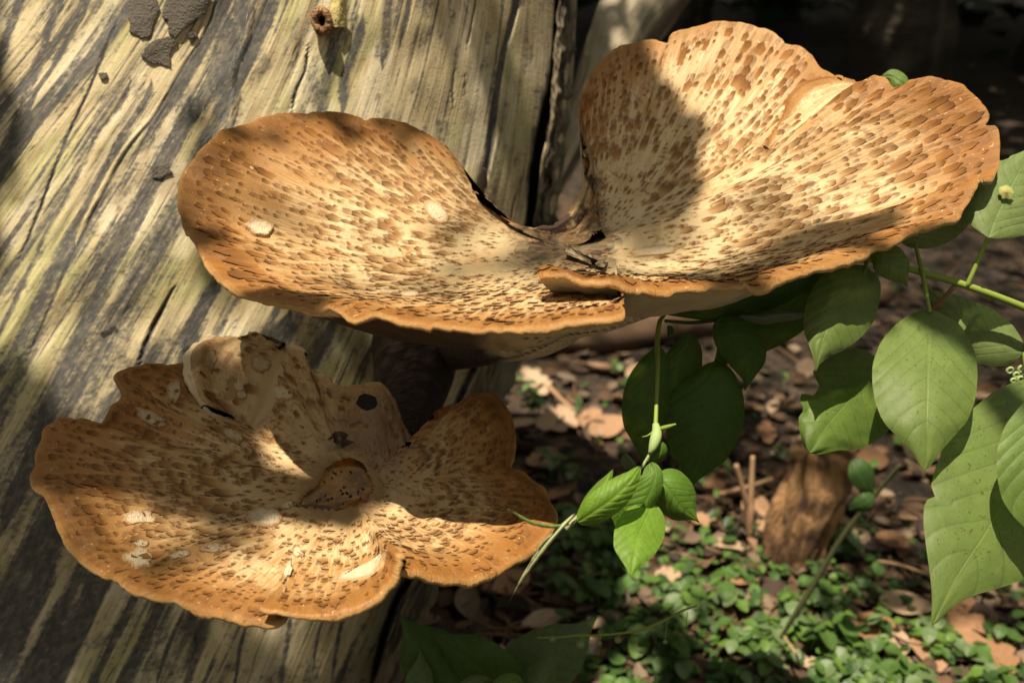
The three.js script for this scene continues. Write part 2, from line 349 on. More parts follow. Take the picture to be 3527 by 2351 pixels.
  plate(c1([[705, -30], [840, -20], [862, 50], [835, 110], [812, 200], [762, 205], [702, 170], [690, 80]]), 0.0018, flakeM, 'dark grey flake of old bark at the top of the trunk');
  plate(c1([[905, -40], [1140, -30], [1110, 70], [1062, 110], [1003, 150], [942, 205], [912, 180], [905, 110], [872, 80]]), 0.0018, flakeM);
  plate(c1([[832, 215], [925, 195], [958, 235], [912, 290], [924, 365], [868, 345], [820, 345], [762, 300], [790, 250]]), 0.0016, flakeM);
  plate(c1([[1012, 178], [1058, 172], [1072, 200], [1022, 212]]), 0.002, flakeM);
  plate(c1([[530, 395], [575, 390], [580, 420], [540, 428]]), 0.0016, flakeM);
  plate(c1([[820, 900], [900, 880], [930, 930], [860, 965], [825, 960]]), 0.0015, flakeM);

  // dead knot
  const kn = mat({ vertexColors: true, roughness: 0.8, bumpMap: greyTex(128, 128, (i, j) => fbm(i / 8, j / 20, 3)), bumpScale: 0.004 });
  const kc = onTrunk(1118, 72), out = V(-0.05, 0.15, 1).normalize();
  const ku = V(0, 1, 0).addScaledVector(out, -out.y).normalize(), kr = ku.clone().cross(out);
  const P = [], U = []; const prof = [[38, -0.004], [34, 0.003], [37, 0.008], [40, 0.012], [34, 0.015], [22, 0.0155], [15, 0.013], [11, 0.006], [2, 0.003]];
  prof.forEach(([r, h], j) => { for (let i = 0; i < 36; i++) { const a = i / 36 * Math.PI * 2, q = r / pxm(0.9) * (1 + 0.35 * (fbm(Math.cos(a) * 1.6 + 5, Math.sin(a) * 1.6 + h * 60, 3) - 0.5)); P.push(kc.clone().addScaledVector(kr, Math.cos(a) * q * 0.95).addScaledVector(ku, Math.sin(a) * q * 1.25).addScaledVector(out, h * (1 + 0.3 * (fbm(Math.cos(a) * 2, Math.sin(a) * 2 + 7, 2) - 0.5)))); U.push(i / 9, j / 3); } });
  part('knot', paintV(gridGeo(P, 36, prof.length, U, (i) => out, true), (p, i) => { const j = Math.floor(i / 36), q = fbm(p.x * 300, p.y * 300, 3); return j > 6 ? [0.03, 0.012, 0.006] : mix3([0.20, 0.09, 0.035], [0.48, 0.29, 0.14], sstep(0.35, 0.65, q)); }), kn, tree, 'broken brown knot sticking out near the top of the trunk');

  // pale hood of wood beside the knot
  const hood = []; const hu = [];
  for (let j = 0; j <= 14; j++) for (let i = 0; i <= 10; i++) { const t = j / 14, s = i / 10, x = lerp(lerp(1150, 1120, t), lerp(1192, 1196, t), s), y = lerp(-20, 92, t); hood.push(onTrunk(x, y, 0.010 * Math.sin(Math.PI * 0.8 * s) * (1 - 0.4 * t) + 0.002)); hu.push(s * 0.2, t * 0.5); }
  part('wood_sliver', gridGeo(hood, 11, 15, hu, V(0, 0, 1)), mat({ c: [0.42, 0.36, 0.15], roughness: 0.85, bumpMap: bark.bumpMap, bumpScale: 0.003 }), tree, 'pale yellow splinter of wood beside the knot');

  // dried snail slime that shines down the dark streak
  const slime = mat({ c: [0.74, 0.77, 0.84], roughness: 0.09, transmission: 0.75, thickness: 0, ior: 1.5, bumpMap: greyTex(256, 256, (i, j) => fbm(i / 6, j / 6, 3)), bumpScale: 0.004 });
  const trail = (list, w) => {
    const f = spline(list.map((_, i) => i), list), P = [], U = [], n = 60;
    for (let j = 0; j <= n; j++) { const t = j / n * (list.length - 1), [x, y] = f(t), ww = w * (0.35 + 1.1 * fbm(t * 2.3, w, 2)) * Math.sin(Math.PI * clamp(j / n, 0.02, 0.98)) ** 0.4; for (let i = 0; i <= 6; i++) { const s = i / 3 - 1; P.push(onTrunk(x + s * ww + 8 * (fbm(t * 6, 2, 2) - 0.5), y, 0.0035 + 0.0025 * (1 - s * s) + 0.0015 * (fbm(x / 9, y / 9 + s, 2) - 0.5))); U.push(i / 6, t); } }
    part('slime_trail', gridGeo(P, 7, n + 1, U, V(0, 0.2, 1)), slime, tree, 'silvery dried slime trail on the dark streak');
  };
  trail([[862, -10], [852, 60], [822, 160], [800, 215], [790, 265]], 7);
  trail([[812, 285], [800, 330], [785, 385], [762, 430], [725, 465], [690, 515], [668, 560]], 10);
  trail([[650, 345], [648, 360], [652, 380]], 10);
  trail([[385, 1095], [345, 1110], [330, 1120]], 9);
  trail([[640, 1160], [628, 1180], [622, 1205]], 10);
}
// a short dead twig stub by the notch of the upper fungus
{
  const t = thing('twig_stub', 'short curled brown twig stub on the trunk beside the upper fungus notch', 'twig');
  part('twig', tube([[1700, 790, 0.93, 10], [1668, 745, 0.915, 26], [1650, 690, 0.91, 26], [1660, 630, 0.93, 18], [1668, 585, 0.965, 8]], 24, 12, 0.35), mat({ c: [0.075, 0.045, 0.030], roughness: 0.6 }), t);
  part('wood_sliver', tube([[1700, 740, 0.905, 3], [1680, 700, 0.895, 9], [1672, 650, 0.905, 3]], 12, 6, 0.3), mat({ c: [0.38, 0.24, 0.12] }), t);
}
// pale bare limb leaning away behind the trunk
{
  const t = thing('leaning_limb', 'pale bare limb leaning behind the trunk between the two halves of the upper fungus', 'tree limb');
  const g = tube([[2420, -420, 1.45, 190], [2300, -180, 1.42, 170], [2200, 20, 1.40, 135], [2110, 190, 1.38, 105], [2040, 340, 1.36, 80], [1985, 470, 1.34, 60], [1935, 580, 1.32, 42], [1890, 680, 1.30, 30], [1840, 830, 1.28, 24]], 90, 28, 0.14, 2);
  part('limb', paintV(g, (p, i) => { const a = i % 28, q = fbm(a / 28 * 9, p.y * 6, 4), s = fbm(a / 3.1, p.y * 30, 3); return mix3(mix3([0.34, 0.30, 0.23], [0.46, 0.38, 0.26], s), [0.10, 0.075, 0.055], sstep(0.5, 0.62, q)); }), mat({ vertexColors: true, roughness: 0.9, bumpMap: greyTex(256, 256, (i, j) => fbm(i / 6, j / 40, 4)), bumpScale: 0.004 }), t);
}
// ---------------------------------------------------------------- fungus caps
// one lobe of a cap: rays run from an inner curve (s = 0) to the rim (s = 1), t runs along the rim
class Lobe {
  constructor(o) {
    Object.assign(this, { pw: 1.25, thick: 0.03, edge: 0.006, wave: 0.004, dish: 0, nt: 260, ns: 64, seed: 1 }, o);
    const rim = chain(o.rim); this.len = rim.len;
    const near = (x, y) => { let b = 1e9, bt = 0; for (let k = 0; k <= 2000; k++) { const q = toPx(rim.at(k / 2000)), d = Math.hypot(q[0] - x, q[1] - y); if (d < b) { b = d; bt = k / 2000; } } return bt; };
    const inner = spline(o.inner.map((p) => Array.isArray(p[3]) ? near(...p[3]) : p[3]), o.inner.map((p) => arr(at(p[0], p[1], p[2]))));
    const { nt, ns, seed } = this;
    const P = new Array((nt + 1) * (ns + 1)), sOf = (j) => 1 - Math.pow(1 - j / ns, 1.25);
    this.sOf = sOf;
    const pw = typeof this.pw === 'function' ? this.pw : () => this.pw, dish = typeof this.dish === 'function' ? this.dish : () => this.dish;
    for (let i = 0; i <= nt; i++) {
      const t = i / nt, R = rim.at(t), I = vec(inner(t));
      for (let j = 0; j <= ns; j++) {
        const s = sOf(j), p = I.clone().lerp(R, s);
        p.y = lerp(I.y, R.y, Math.pow(s, pw(t))) - dish(t) * Math.sin(Math.PI * s);
        if (o.shape) o.shape(p, t, s);
        P[i * (ns + 1) + j] = p;
      }
    }
    this.P = P; this.normals();
    const nr = rng(seed * 13 + 1), cuts = Array.from({ length: Math.round(this.len * 26) }, () => [nr(), (0.0012 + 0.003 * nr() * nr()) / this.len, 0.0006 + 0.0032 * nr() * nr() * nr()]);
    const nicks = (t) => { let v = 0;  for (const [c, w, d] of cuts) if (Math.abs(t - c) < w) v = Math.max(v, d * (1 - Math.abs(t - c) / w)); return v; };
    for (let i = 0; i <= nt; i++) for (let j = 0; j <= ns; j++) {           // gentle swells, stronger towards the rim; the rim line itself stays
      const k = i * (ns + 1) + j, s = sOf(j), t = i / nt, p = P[k];
      if (j >= ns - 5) { const nk = nicks(t); if (nk > 0) p.addScaledVector(P[k - 1].clone().sub(p).normalize(), nk * (j - ns + 6) / 6); }
      if (j >= ns - 3) p.addScaledVector(P[k - 1].clone().sub(p).normalize(), (j - ns + 4) / 4 * 0.0024 * (fbm(t * this.len * 130 + seed * 3, 2, 3) - 0.5));
      const w = this.wave * (sstep(0.1, 0.7, s) * (1 - 0.7 * sstep(0.93, 1, s)));
      p.addScaledVector(this.N[k], w * (2.2 * (fbm(t * this.len * 14 + seed * 9, s * 3.5, 3) - 0.5) + 0.5 * (fbm(t * this.len * 70 + seed, s * 14, 2) - 0.5)));
      p.addScaledVector(this.N[k], -0.0035 * sstep(0.93, 1, s) * this.roll + this.wave * 0.45 * sstep(0.8, 0.97, s) * (fbm(t * this.len * 95 + seed * 5, s * 9, 3) - 0.5) * 2);
    }
    if (o.press) for (const p of P) o.press(p);
    this.normals();
    this.px = P.map(toPx);
  }
  normals() {
    const { nt, ns, P } = this; this.N = new Array(P.length);
    const g = (i, j) => P[clamp(i, 0, nt) * (ns + 1) + clamp(j, 0, ns)];
    for (let i = 0; i <= nt; i++) for (let j = 0; j <= ns; j++) {
      const a = g(i + 1, j).clone().sub(g(i - 1, j)), b = g(i, j + 1).clone().sub(g(i, j - 1)), n = a.cross(b);
      if (n.lengthSq() < 1e-16) n.set(0, 1, 0);
      n.normalize(); if (n.y < 0) n.negate();
      this.N[i * (ns + 1) + j] = n;
    }
    // even out the normals a little
    const S = this.N.map(() => V(0, 0, 0));
    for (let i = 0; i <= nt; i++) for (let j = 0; j <= ns; j++) { const c = S[i * (ns + 1) + j]; for (let k = -3; k <= 3; k++) for (let l = -1; l <= 1; l++) c.add(this.N[clamp(i + k, 0, nt) * (ns + 1) + clamp(j + l, 0, ns)]); c.lerp(V(0, 20, 0), 1 - sstep(0.02, 0.16, this.sOf(j))).normalize(); }
    this.N = S;
    // which way is down through the flesh, the same along each ray
    this.down = Array.from({ length: nt + 1 }, (_, i) => { const d = V(0, 0, 0); for (let k = -10; k <= 10; k += 2) for (let j = Math.round(ns * 0.3); j < ns * 0.9; j += 4) d.sub(S[clamp(i + k, 0, nt) * (ns + 1) + j]); return d.normalize(); });
  }
  pxAt(t, s) { return this.px[Math.round(clamp(t) * this.nt) * (this.ns + 1) + Math.round((1 - Math.pow(1 - clamp(s), 1 / 1.25)) * this.ns)]; }
  // place at (t, s), by the net
  get(t, s) {
    const { nt, ns } = this, u = clamp(t) * nt, v = (1 - Math.pow(1 - clamp(s), 1 / 1.25)) * ns, i = Math.min(nt - 1, Math.floor(u)), j = Math.min(ns - 1, Math.floor(v)), a = u - i, b = v - j, w = ns + 1;
    const mixv = (A) => A[i * w + j].clone().multiplyScalar((1 - a) * (1 - b)).addScaledVector(A[(i + 1) * w + j], a * (1 - b)).addScaledVector(A[i * w + j + 1], (1 - a) * b).addScaledVector(A[(i + 1) * w + j + 1], a * b);
    return { p: mixv(this.P), n: mixv(this.N).normalize() };
  }
  find(x, y, front = true) {
    const { nt, ns, px } = this; let best = 1e9, bi = 0, bj = 0;
    for (let i = 0; i <= nt; i += 4) for (let j = 2; j <= ns; j += 4) { const q = px[i * (ns + 1) + j], d = (q[0] - x) ** 2 + (q[1] - y) ** 2; if (d < best) { best = d; bi = i; bj = j; } }
    best = 1e9; const ci = bi, cj = bj; for (let i = Math.max(0, ci - 5); i <= Math.min(nt, ci + 5); i++) for (let j = Math.max(0, cj - 5); j <= Math.min(ns, cj + 5); j++) { const q = px[i * (ns + 1) + j], d = (q[0] - x) ** 2 + (q[1] - y) ** 2; if (d < best) { best = d; bi = i; bj = j; } }
    let t = bi / nt, s = this.sOf(bj);
    for (let k = 0; k < 4; k++) {
      const e = 0.002, c = toPx(this.get(t, s).p), ct = toPx(this.get(t + e, s).p), cs = toPx(this.get(t, s + e).p);
      const a = (ct[0] - c[0]) / e, b = (cs[0] - c[0]) / e, d = (ct[1] - c[1]) / e, f = (cs[1] - c[1]) / e, D = a * f - b * d;
      if (Math.abs(D) < 1e-3) break; const rx = x - c[0], ry = y - c[1];
      t = clamp(t + clamp((f * rx - b * ry) / D, -0.02, 0.02)); s = clamp(s + clamp((a * ry - d * rx) / D, -0.05, 0.05));
    }
    return { t, s, ...this.get(t, s) };
  }
  // the rim rolls over into the pores below; sections = [t0, t1, material, label] share one surface
  build(parent, sections, poreMat, names = ['cap_lobe', 'pore_surface'], porePaint) {
    const { nt, ns, P, N } = this, w = ns + 1, A = 7, under = [], uu = [], tops = sections.map(() => ({ p: [], uv: [], n: [] }));
    const cut = sections.map(([a, b]) => [Math.round(a * nt), Math.round(b * nt)]);
    for (let i = 0; i <= nt; i++) {
      const t = i / nt, R = P[i * w + ns], O = R.clone().sub(P[i * w + ns - 2]).normalize(), n = N[i * w + ns];
      const e = this.edge * (0.45 + 0.9 * fbm(t * this.len * 45 + this.seed, 3, 3));
      let last;
      cut.forEach(([i0, i1], q) => {
        if (i < i0 || i > i1) return; const T = tops[q], u = (i - i0) / (i1 - i0);
        for (let j = 0; j <= ns; j++) { T.p.push(P[i * w + j]); T.n.push(N[i * w + j]); T.uv.push(u, this.sOf(j) * 0.97); }
        for (let k = 1; k <= A; k++) { const f = k / A * 2.5; T.p.push(R.clone().addScaledVector(O, e * 0.5 * Math.sin(f)).addScaledVector(n, -e * 0.5 * (1 - Math.cos(f)))); T.n.push(n.clone().multiplyScalar(Math.cos(f)).addScaledVector(O, Math.sin(f)).normalize()); T.uv.push(u, 0.97 + 0.03 * k / A); }
      });
      last = R.clone().addScaledVector(O, e * 0.5 * Math.sin(2.5)).addScaledVector(n, -e * 0.5 * (1 - Math.cos(2.5)));
      const T = (typeof this.thick === 'function' ? this.thick(t) : this.thick) * sstep(0.02, 0.14, R.distanceTo(P[i * w]));
      for (let j = ns; j >= 0; j--) {
        const s = this.sOf(j), q = P[i * w + j], d = this.down[i].clone().lerp(V(0, -1, 0), Math.max(0.3, 1 - sstep(0.06, 0.18, R.distanceTo(P[i * w])), 1 - sstep(0.05, 0.5, s))).normalize();
        const deep = e * 0.8 + T * Math.pow(1 - s, 0.9) * sstep(1.0, 0.8, s) + T * 0.35 * sstep(1, 0.85, s) * (1 - s);
        under.push(j === ns ? last : q.clone().addScaledVector(d, deep)); uu.push(t * this.len / 0.03, s * 0.22 / 0.03);
      }
    }
    sections.forEach(([, , m, label], q) => {
      const T = tops[q], g = gridGeo(T.p, ns + 1 + A, T.p.length / (ns + 1 + A), T.uv, (i) => T.n[i]);
      T.n.forEach((v, i) => g.attributes.normal.setXYZ(i, v.x, v.y, v.z));
      part(names[0], g, m, parent, label);
    });
    const pg = gridGeo(under, ns + 1, nt + 1, uu, (i) => N[Math.floor(i / (ns + 1)) * w + ns - (i % (ns + 1))].clone().negate());
    paintV(pg, porePaint ?? (() => [1, 1, 1]));
    part(names[1], pg, poreMat, parent);
  }
}
const CREAM = [0.56, 0.45, 0.265], TANC = [0.37, 0.212, 0.080], RIM = [0.245, 0.100, 0.017], RIMD = [0.120, 0.046, 0.011], SCALE = [0.130, 0.060, 0.022];
// where the scales sit: rows along the rim, smaller and scarcer towards the stem
function scaleList(lobe, o) {
  const r = rng(o.seed), L = lobe.len, D = o.ray, out = [];
  for (let s = o.from; s < 0.965; s += (0.0062 + 0.0020 * s) / D) {
    const pitch = lerp(0.0055, 0.0098, sstep(0.2, 0.7, s)) * o.size; let x = r() * pitch;
    while (x < L * s) {
      const vary = fbm(x / s * 13 + o.seed, s * 6, 3), keep = (o.keep ? o.keep(x / (L * s), s) : 1) * sstep(0.22, 0.5, vary + 0.1);
      if (r() < keep * lerp(0.6, 0.94, sstep(0.2, 0.6, s))) {
        const q = (0.45 + 1.05 * vary) * o.size * (0.35 + 1.0 * r() * r() + 0.2 * r()) * lerp(0.5, 1, sstep(0.2, 0.6, s));
        out.push({ t: x / (L * s), s: s + (r() - 0.5) * 0.0075 / D + 0.02 * (fbm(x / s * 6, o.seed, 2) - 0.5), w: 0.0040 * q / (L * s), l: 0.0040 * q * (0.7 + 0.7 * r()) / D, k: 0.55 + 0.45 * r(), j: r() * 100, m: q, dark: r() });
      }
      x += pitch * (0.55 + 0.9 * r());
    }
  }
  return out;
}
function capTexture(lobe, all, o) {
  const T0 = o.t0 ?? 0, T1 = o.t1 ?? 1, DT = T1 - T0;
  const W = o.w ?? 1536, Hh = o.h ?? 1024, col = new Float32Array(W * Hh), L = lobe.len;
  const scales = all.filter((q) => q.t + q.w * 1.5 > T0 && q.t - q.w * 1.5 < T1).map((q) => ({ ...q, t: (q.t - T0) / DT, w: q.w / DT }));
  for (const q of scales) {
    const i0 = Math.floor((q.t - q.w * 1.3) * W), i1 = Math.ceil((q.t + q.w * 1.3) * W), j0 = Math.floor((q.s - q.l * 3.4) * Hh), j1 = Math.ceil((q.s + q.l * 1.6) * Hh);
    for (let j = Math.max(0, j0); j <= Math.min(Hh - 1, j1); j++) for (let i = Math.max(0, i0); i <= Math.min(W - 1, i1); i++) {
      const x = (i / W - q.t) / q.w, y = (j / Hh - q.s) / q.l, jag = 0.7 * (1 - x * x) + 0.9 * (noise(x * 4 + q.j, q.j) - 0.45);
      if (Math.abs(x) > 1.25) continue;
      const side = sstep(1.2, 0.75, Math.abs(x) + 0.3 * (noise(q.j + 3, y * 3) - 0.5)), outer = sstep(jag + 0.12, jag - 0.12, y), fade = sstep(-3.2, 0.4, y + 1.3 * (noise(x * 5 + q.j * 3, y * 0.7) - 0.5));
      const v = side * outer * fade * q.k * (o.smear ?? 0.8);
      const k = j * W + i; if (v > col[k]) col[k] = v;
    }
  }
  const hgt = new Float32Array(W * Hh);
  const map = colorTex(W, Hh, (i, j) => {
    const t = T0 + DT * i / W, s = j / Hh, X = t * L, ang = X * 1000;                     // ang: mm along the rim
    const fib0 = 0.6 * noise(ang / 0.8, s * 30 + 3 * noise(ang / 3, 5)) + 0.4 * noise(ang / 1.7 + 30, s * 20 + 9), fib2 = noise(ang / 3.5 + 9, s * 15), fib = 0.5 + (fib0 - 0.5) * sstep(0.08, 0.4, s), th = X / 0.2, low = fbm(s * 11 * Math.cos(th) + 40 + o.seed, s * 11 * Math.sin(th) + 40, 4), lo2 = fbm(X * 9 + o.seed + 4, s * 2.2 + 3, 3);
    let c = mix3(CREAM, TANC, clamp((0.95 * (fib - 0.38) + 0.45 * (fib2 - 0.5)) * (0.12 + 0.88 * sstep(0.15, 0.6, s)) + 1.0 * (low - 0.5) + 0.18 + 0.32 * sstep(0.4, 0.85, s) + (o.warm ?? 0) * 0.5));
    if (o.tint) c = mix3(c, o.tint, o.tintK ?? 0.5);
    const rb = typeof o.rim === 'function' ? o.rim(t) : (o.rim ?? 0.8);
    const e = sstep(rb - 0.17, rb + 0.10, s + 0.16 * (lo2 - 0.5) + 0.10 * (fib - 0.5) + 0.05 * (low - 0.5));
    c = mix3(c, mix3(RIM, TANC, 0.65 * fib), e * 0.93);
    c = mix3(c, mix3(RIMD, RIM, low), 0.75 * sstep(0.84, 0.93, s) * sstep(0.995, 0.95, s) * (o.rimDark ?? 1) * (0.4 + 0.9 * lo2));
    const ix = s * 200 * Math.cos(th), iy = s * 200 * Math.sin(th), fl = fbm(ix / 2.3 + 300, iy / 2.3 + 300, 2), fl2 = fbm(ix / 9 + 150, iy / 9 + 150, 3);
    c = mix3(c, mix3(TANC, SCALE, 0.5), 0.8 * sstep(0.54, 0.72, fl) * sstep(0.38, 0.62, fl2) * sstep(0.1, 0.3, s) * (0.5 + fib));
    const v = clamp(col[j * W + i] * (0.55 + 0.9 * fib));
    c = mix3(c, mix3(SCALE, RIMD, e * 0.8), v * (1 - 0.45 * sstep(0.88, 0.97, s)));
    if (o.stain) { const g = o.stain(t, s, low, fib); if (g[0] > 0) c = mix3(c, g[1], g[0]); }
    const spot = noise(i / 2.6 + 500, j / 2.6);
    if (s > 0.82 && s < 0.985 && noise(ang / 1.9 + 7, s * 150) > 0.94) c = mix3(c, [0.62, 0.44, 0.24], 0.65);   // tiny pale warts near the rim
    if (s > 0.978) c = mix3(c, [0.56, 0.36, 0.15], 0.6 * sstep(0.978, 0.99, s));
    hgt[j * W + i] = clamp(0.3 + 0.35 * col[j * W + i] + (0.25 * fib + 0.12 * fib2) * sstep(0.1, 0.5, s) + 0.15 * (spot - 0.5));
    return c.map((q) => q * (0.93 + 0.14 * spot));
  });
  const m = mat({ map, roughness: o.rough ?? 0.62, specularIntensity: 0.45, bumpMap: greyTex(W, Hh, (i, j) => hgt[j * W + i]), bumpScale: 0.0011 });
  return m;
}
const scaleM = mat({ vertexColors: true, roughness: 0.8, specularIntensity: 0.3 });
function scaleGeo(lobe, q) {
  const nx = 6, P = [], C = [], rows = [[-1.7, 0.00005], [-0.55, 0.0003], [1, 0.0007]];
  rows.forEach(([y, lift], j) => { for (let i = 0; i < nx; i++) {
    const x = i / (nx - 1) * 2 - 1, jag = 0.62 * (1 - x * x) - 0.2 + 0.75 * ((i * 7.3 + q.j) % 1) * (i % 2 ? 1 : 0.25);
    const yy = j === 2 ? jag * (0.7 + 0.6 * q.dark) : y + 0.3 * (((i * 3.7 + q.j * 1.3) % 1) - 0.5), xx = x * (j === 0 ? 0.8 : 0.9);
    const { p, n } = lobe.get(q.t + xx * q.w, q.s + yy * q.l); P.push(p.addScaledVector(n, lift * (0.7 + 0.6 * q.m)));
    const e = sstep(0.7, 0.9, q.s), inner = mix3(mix3(CREAM, TANC, 0.75), RIM, e * 0.8), outer = mix3(mix3(SCALE, TANC, 0.14), RIMD, e * 0.75).map((v) => v * (0.72 + 0.75 * q.dark));
    C.push(...(j === 0 ? inner : j === 1 ? mix3(inner, outer, 0.68) : outer).map((v) => v * (0.9 + 0.2 * ((i * 5.1 + q.j) % 1))));
  } });
  const g = gridGeo(P, nx, 3, null, lobe.get(q.t, q.s).n); g.setAttribute('color', new THREE.BufferAttribute(new Float32Array(C), 3)); return g;
}
function addScales(parent, sets, single = 290) {
  const all = sets.flatMap(({ lobe, list }) => list.map((q) => { const c = lobe.get(q.t, q.s).p, px = toPx(c); return { lobe, q, size: q.m * pxm(px[2]) * (0.3 + Math.abs(lobe.get(q.t, q.s).n.dot(V(0, H, 0).sub(c).normalize()))) }; }));
  all.sort((a, b) => b.size - a.size);
  all.slice(0, single).forEach(({ lobe, q }) => part('scale', scaleGeo(lobe, q), scaleM, parent));
  const rest = all.slice(single).map(({ lobe, q }) => scaleGeo(lobe, q));
  if (rest.length) { const m = part('small_scales', mergeGeometries(rest), scaleM, parent, 'smallest brown scales'); m.userData.kind = 'stuff'; }
}
// a patch with an outline drawn on a lobe: bite marks, holes, water
function patchOn(lobe, poly, o, mtl, parent, name, label) {
  const K = o.k ?? 4, out = [];
  const sp = spline(poly.map((_, i) => i).concat([poly.length]), poly.concat([poly[0]]));
  const n = poly.length * K; for (let i = 0; i < n; i++) { const p = sp(i / K); const q = 1 + (o.jag ?? 0.12) * (fbm(i * 0.55 + poly[0][0], 4, 2) - 0.5) * 2; const c = o.c; out.push([c[0] + (p[0] - c[0]) * q, c[1] + (p[1] - c[1]) * q]); }
  const rings = o.rings ?? [[0.001, 0.62], [0.35, 0.62], [0.6, 0.64], [0.8, 0.8], [0.93, 1.1], [1.0, 0.8], [1.05, -0.3]], P = [], U = [], C = [];
  for (const [r, h] of rings) out.forEach(([x, y], i) => {
    const X = o.c[0] + (x - o.c[0]) * r, Y = o.c[1] + (y - o.c[1]) * r, { p, n: nn } = lobe.find(X, Y);
    P.push(p.clone().addScaledVector(nn, h * (o.lift ?? 0.001) + (h > 0.6 ? (o.rough ?? 0.0006) * (fbm(X / 14, Y / 9, 2) - 0.5) : 0))); U.push(X / 160, Y / 160);
    const b = r > 0.9 ? 1 : r > 0.7 ? 0.45 : 0.2 * noise(X / 9, Y / 9); C.push(1 - 0.35 * b, 1 - 0.5 * b, 1 - 0.66 * b);
  });
  const pg = gridGeo(P, n, rings.length, U, V(0, 1, 0.3), true); pg.setAttribute('color', new THREE.BufferAttribute(new Float32Array(C), 3));
  return part(name, pg, mtl, parent, label);
}
const oval = (cx, cy, rx, ry, rot = 0, n = 9) => Array.from({ length: n }, (_, i) => { const a = i / n * 2 * Math.PI, x = Math.cos(a) * rx, y = Math.sin(a) * ry; return [cx + x * Math.cos(rot) - y * Math.sin(rot), cy + x * Math.sin(rot) + y * Math.cos(rot)]; });
const bump1 = greyTex(256, 256, (i, j) => 0.6 * fbm(i / 9, j / 9, 4) + 0.4 * noise(i / 2.5, j / 2.5));
const fleshM = mat({ vertexColors: true, c: [0.60, 0.50, 0.34], roughness: 0.9, bumpMap: bump1, bumpScale: 0.0012 });
const fleshM2 = mat({ vertexColors: true, c: [0.53, 0.43, 0.28], roughness: 0.9, bumpMap: bump1, bumpScale: 0.002 });
const bite = (lobe, cx, cy, rx, ry, rot, parent, m = fleshM, o = {}) => patchOn(lobe, oval(cx, cy, rx, ry, rot), { c: [cx, cy], jag: 0.2, ...o }, m, parent, 'bite_mark');
const poreM = mat({ vertexColors: true, c: [0.74, 0.65, 0.45], roughness: 0.9,
  map: colorTex(256, 256, (i, j) => { const x = i / 10.67, y = j / 10.67, a = Math.hypot((x + 0.5 * (Math.floor(y) % 2)) % 1 - 0.5, y % 1 - 0.5); const v = 0.72 + 0.28 * sstep(0.2, 0.42, a + 0.2 * (noise(i / 6, j / 6) - 0.5)); return [v, v * 0.99, v * 0.97]; }),
  bumpMap: greyTex(256, 256, (i, j) => { const x = i / 10.67, y = j / 10.67; return sstep(0.15, 0.45, Math.hypot((x + 0.5 * (Math.floor(y) % 2)) % 1 - 0.5, y % 1 - 0.5)); }), bumpScale: 0.0006 });
poreM.map.wrapS = poreM.map.wrapT = THREE.RepeatWrapping; poreM.bumpMap.wrapS = poreM.bumpMap.wrapT = THREE.RepeatWrapping;

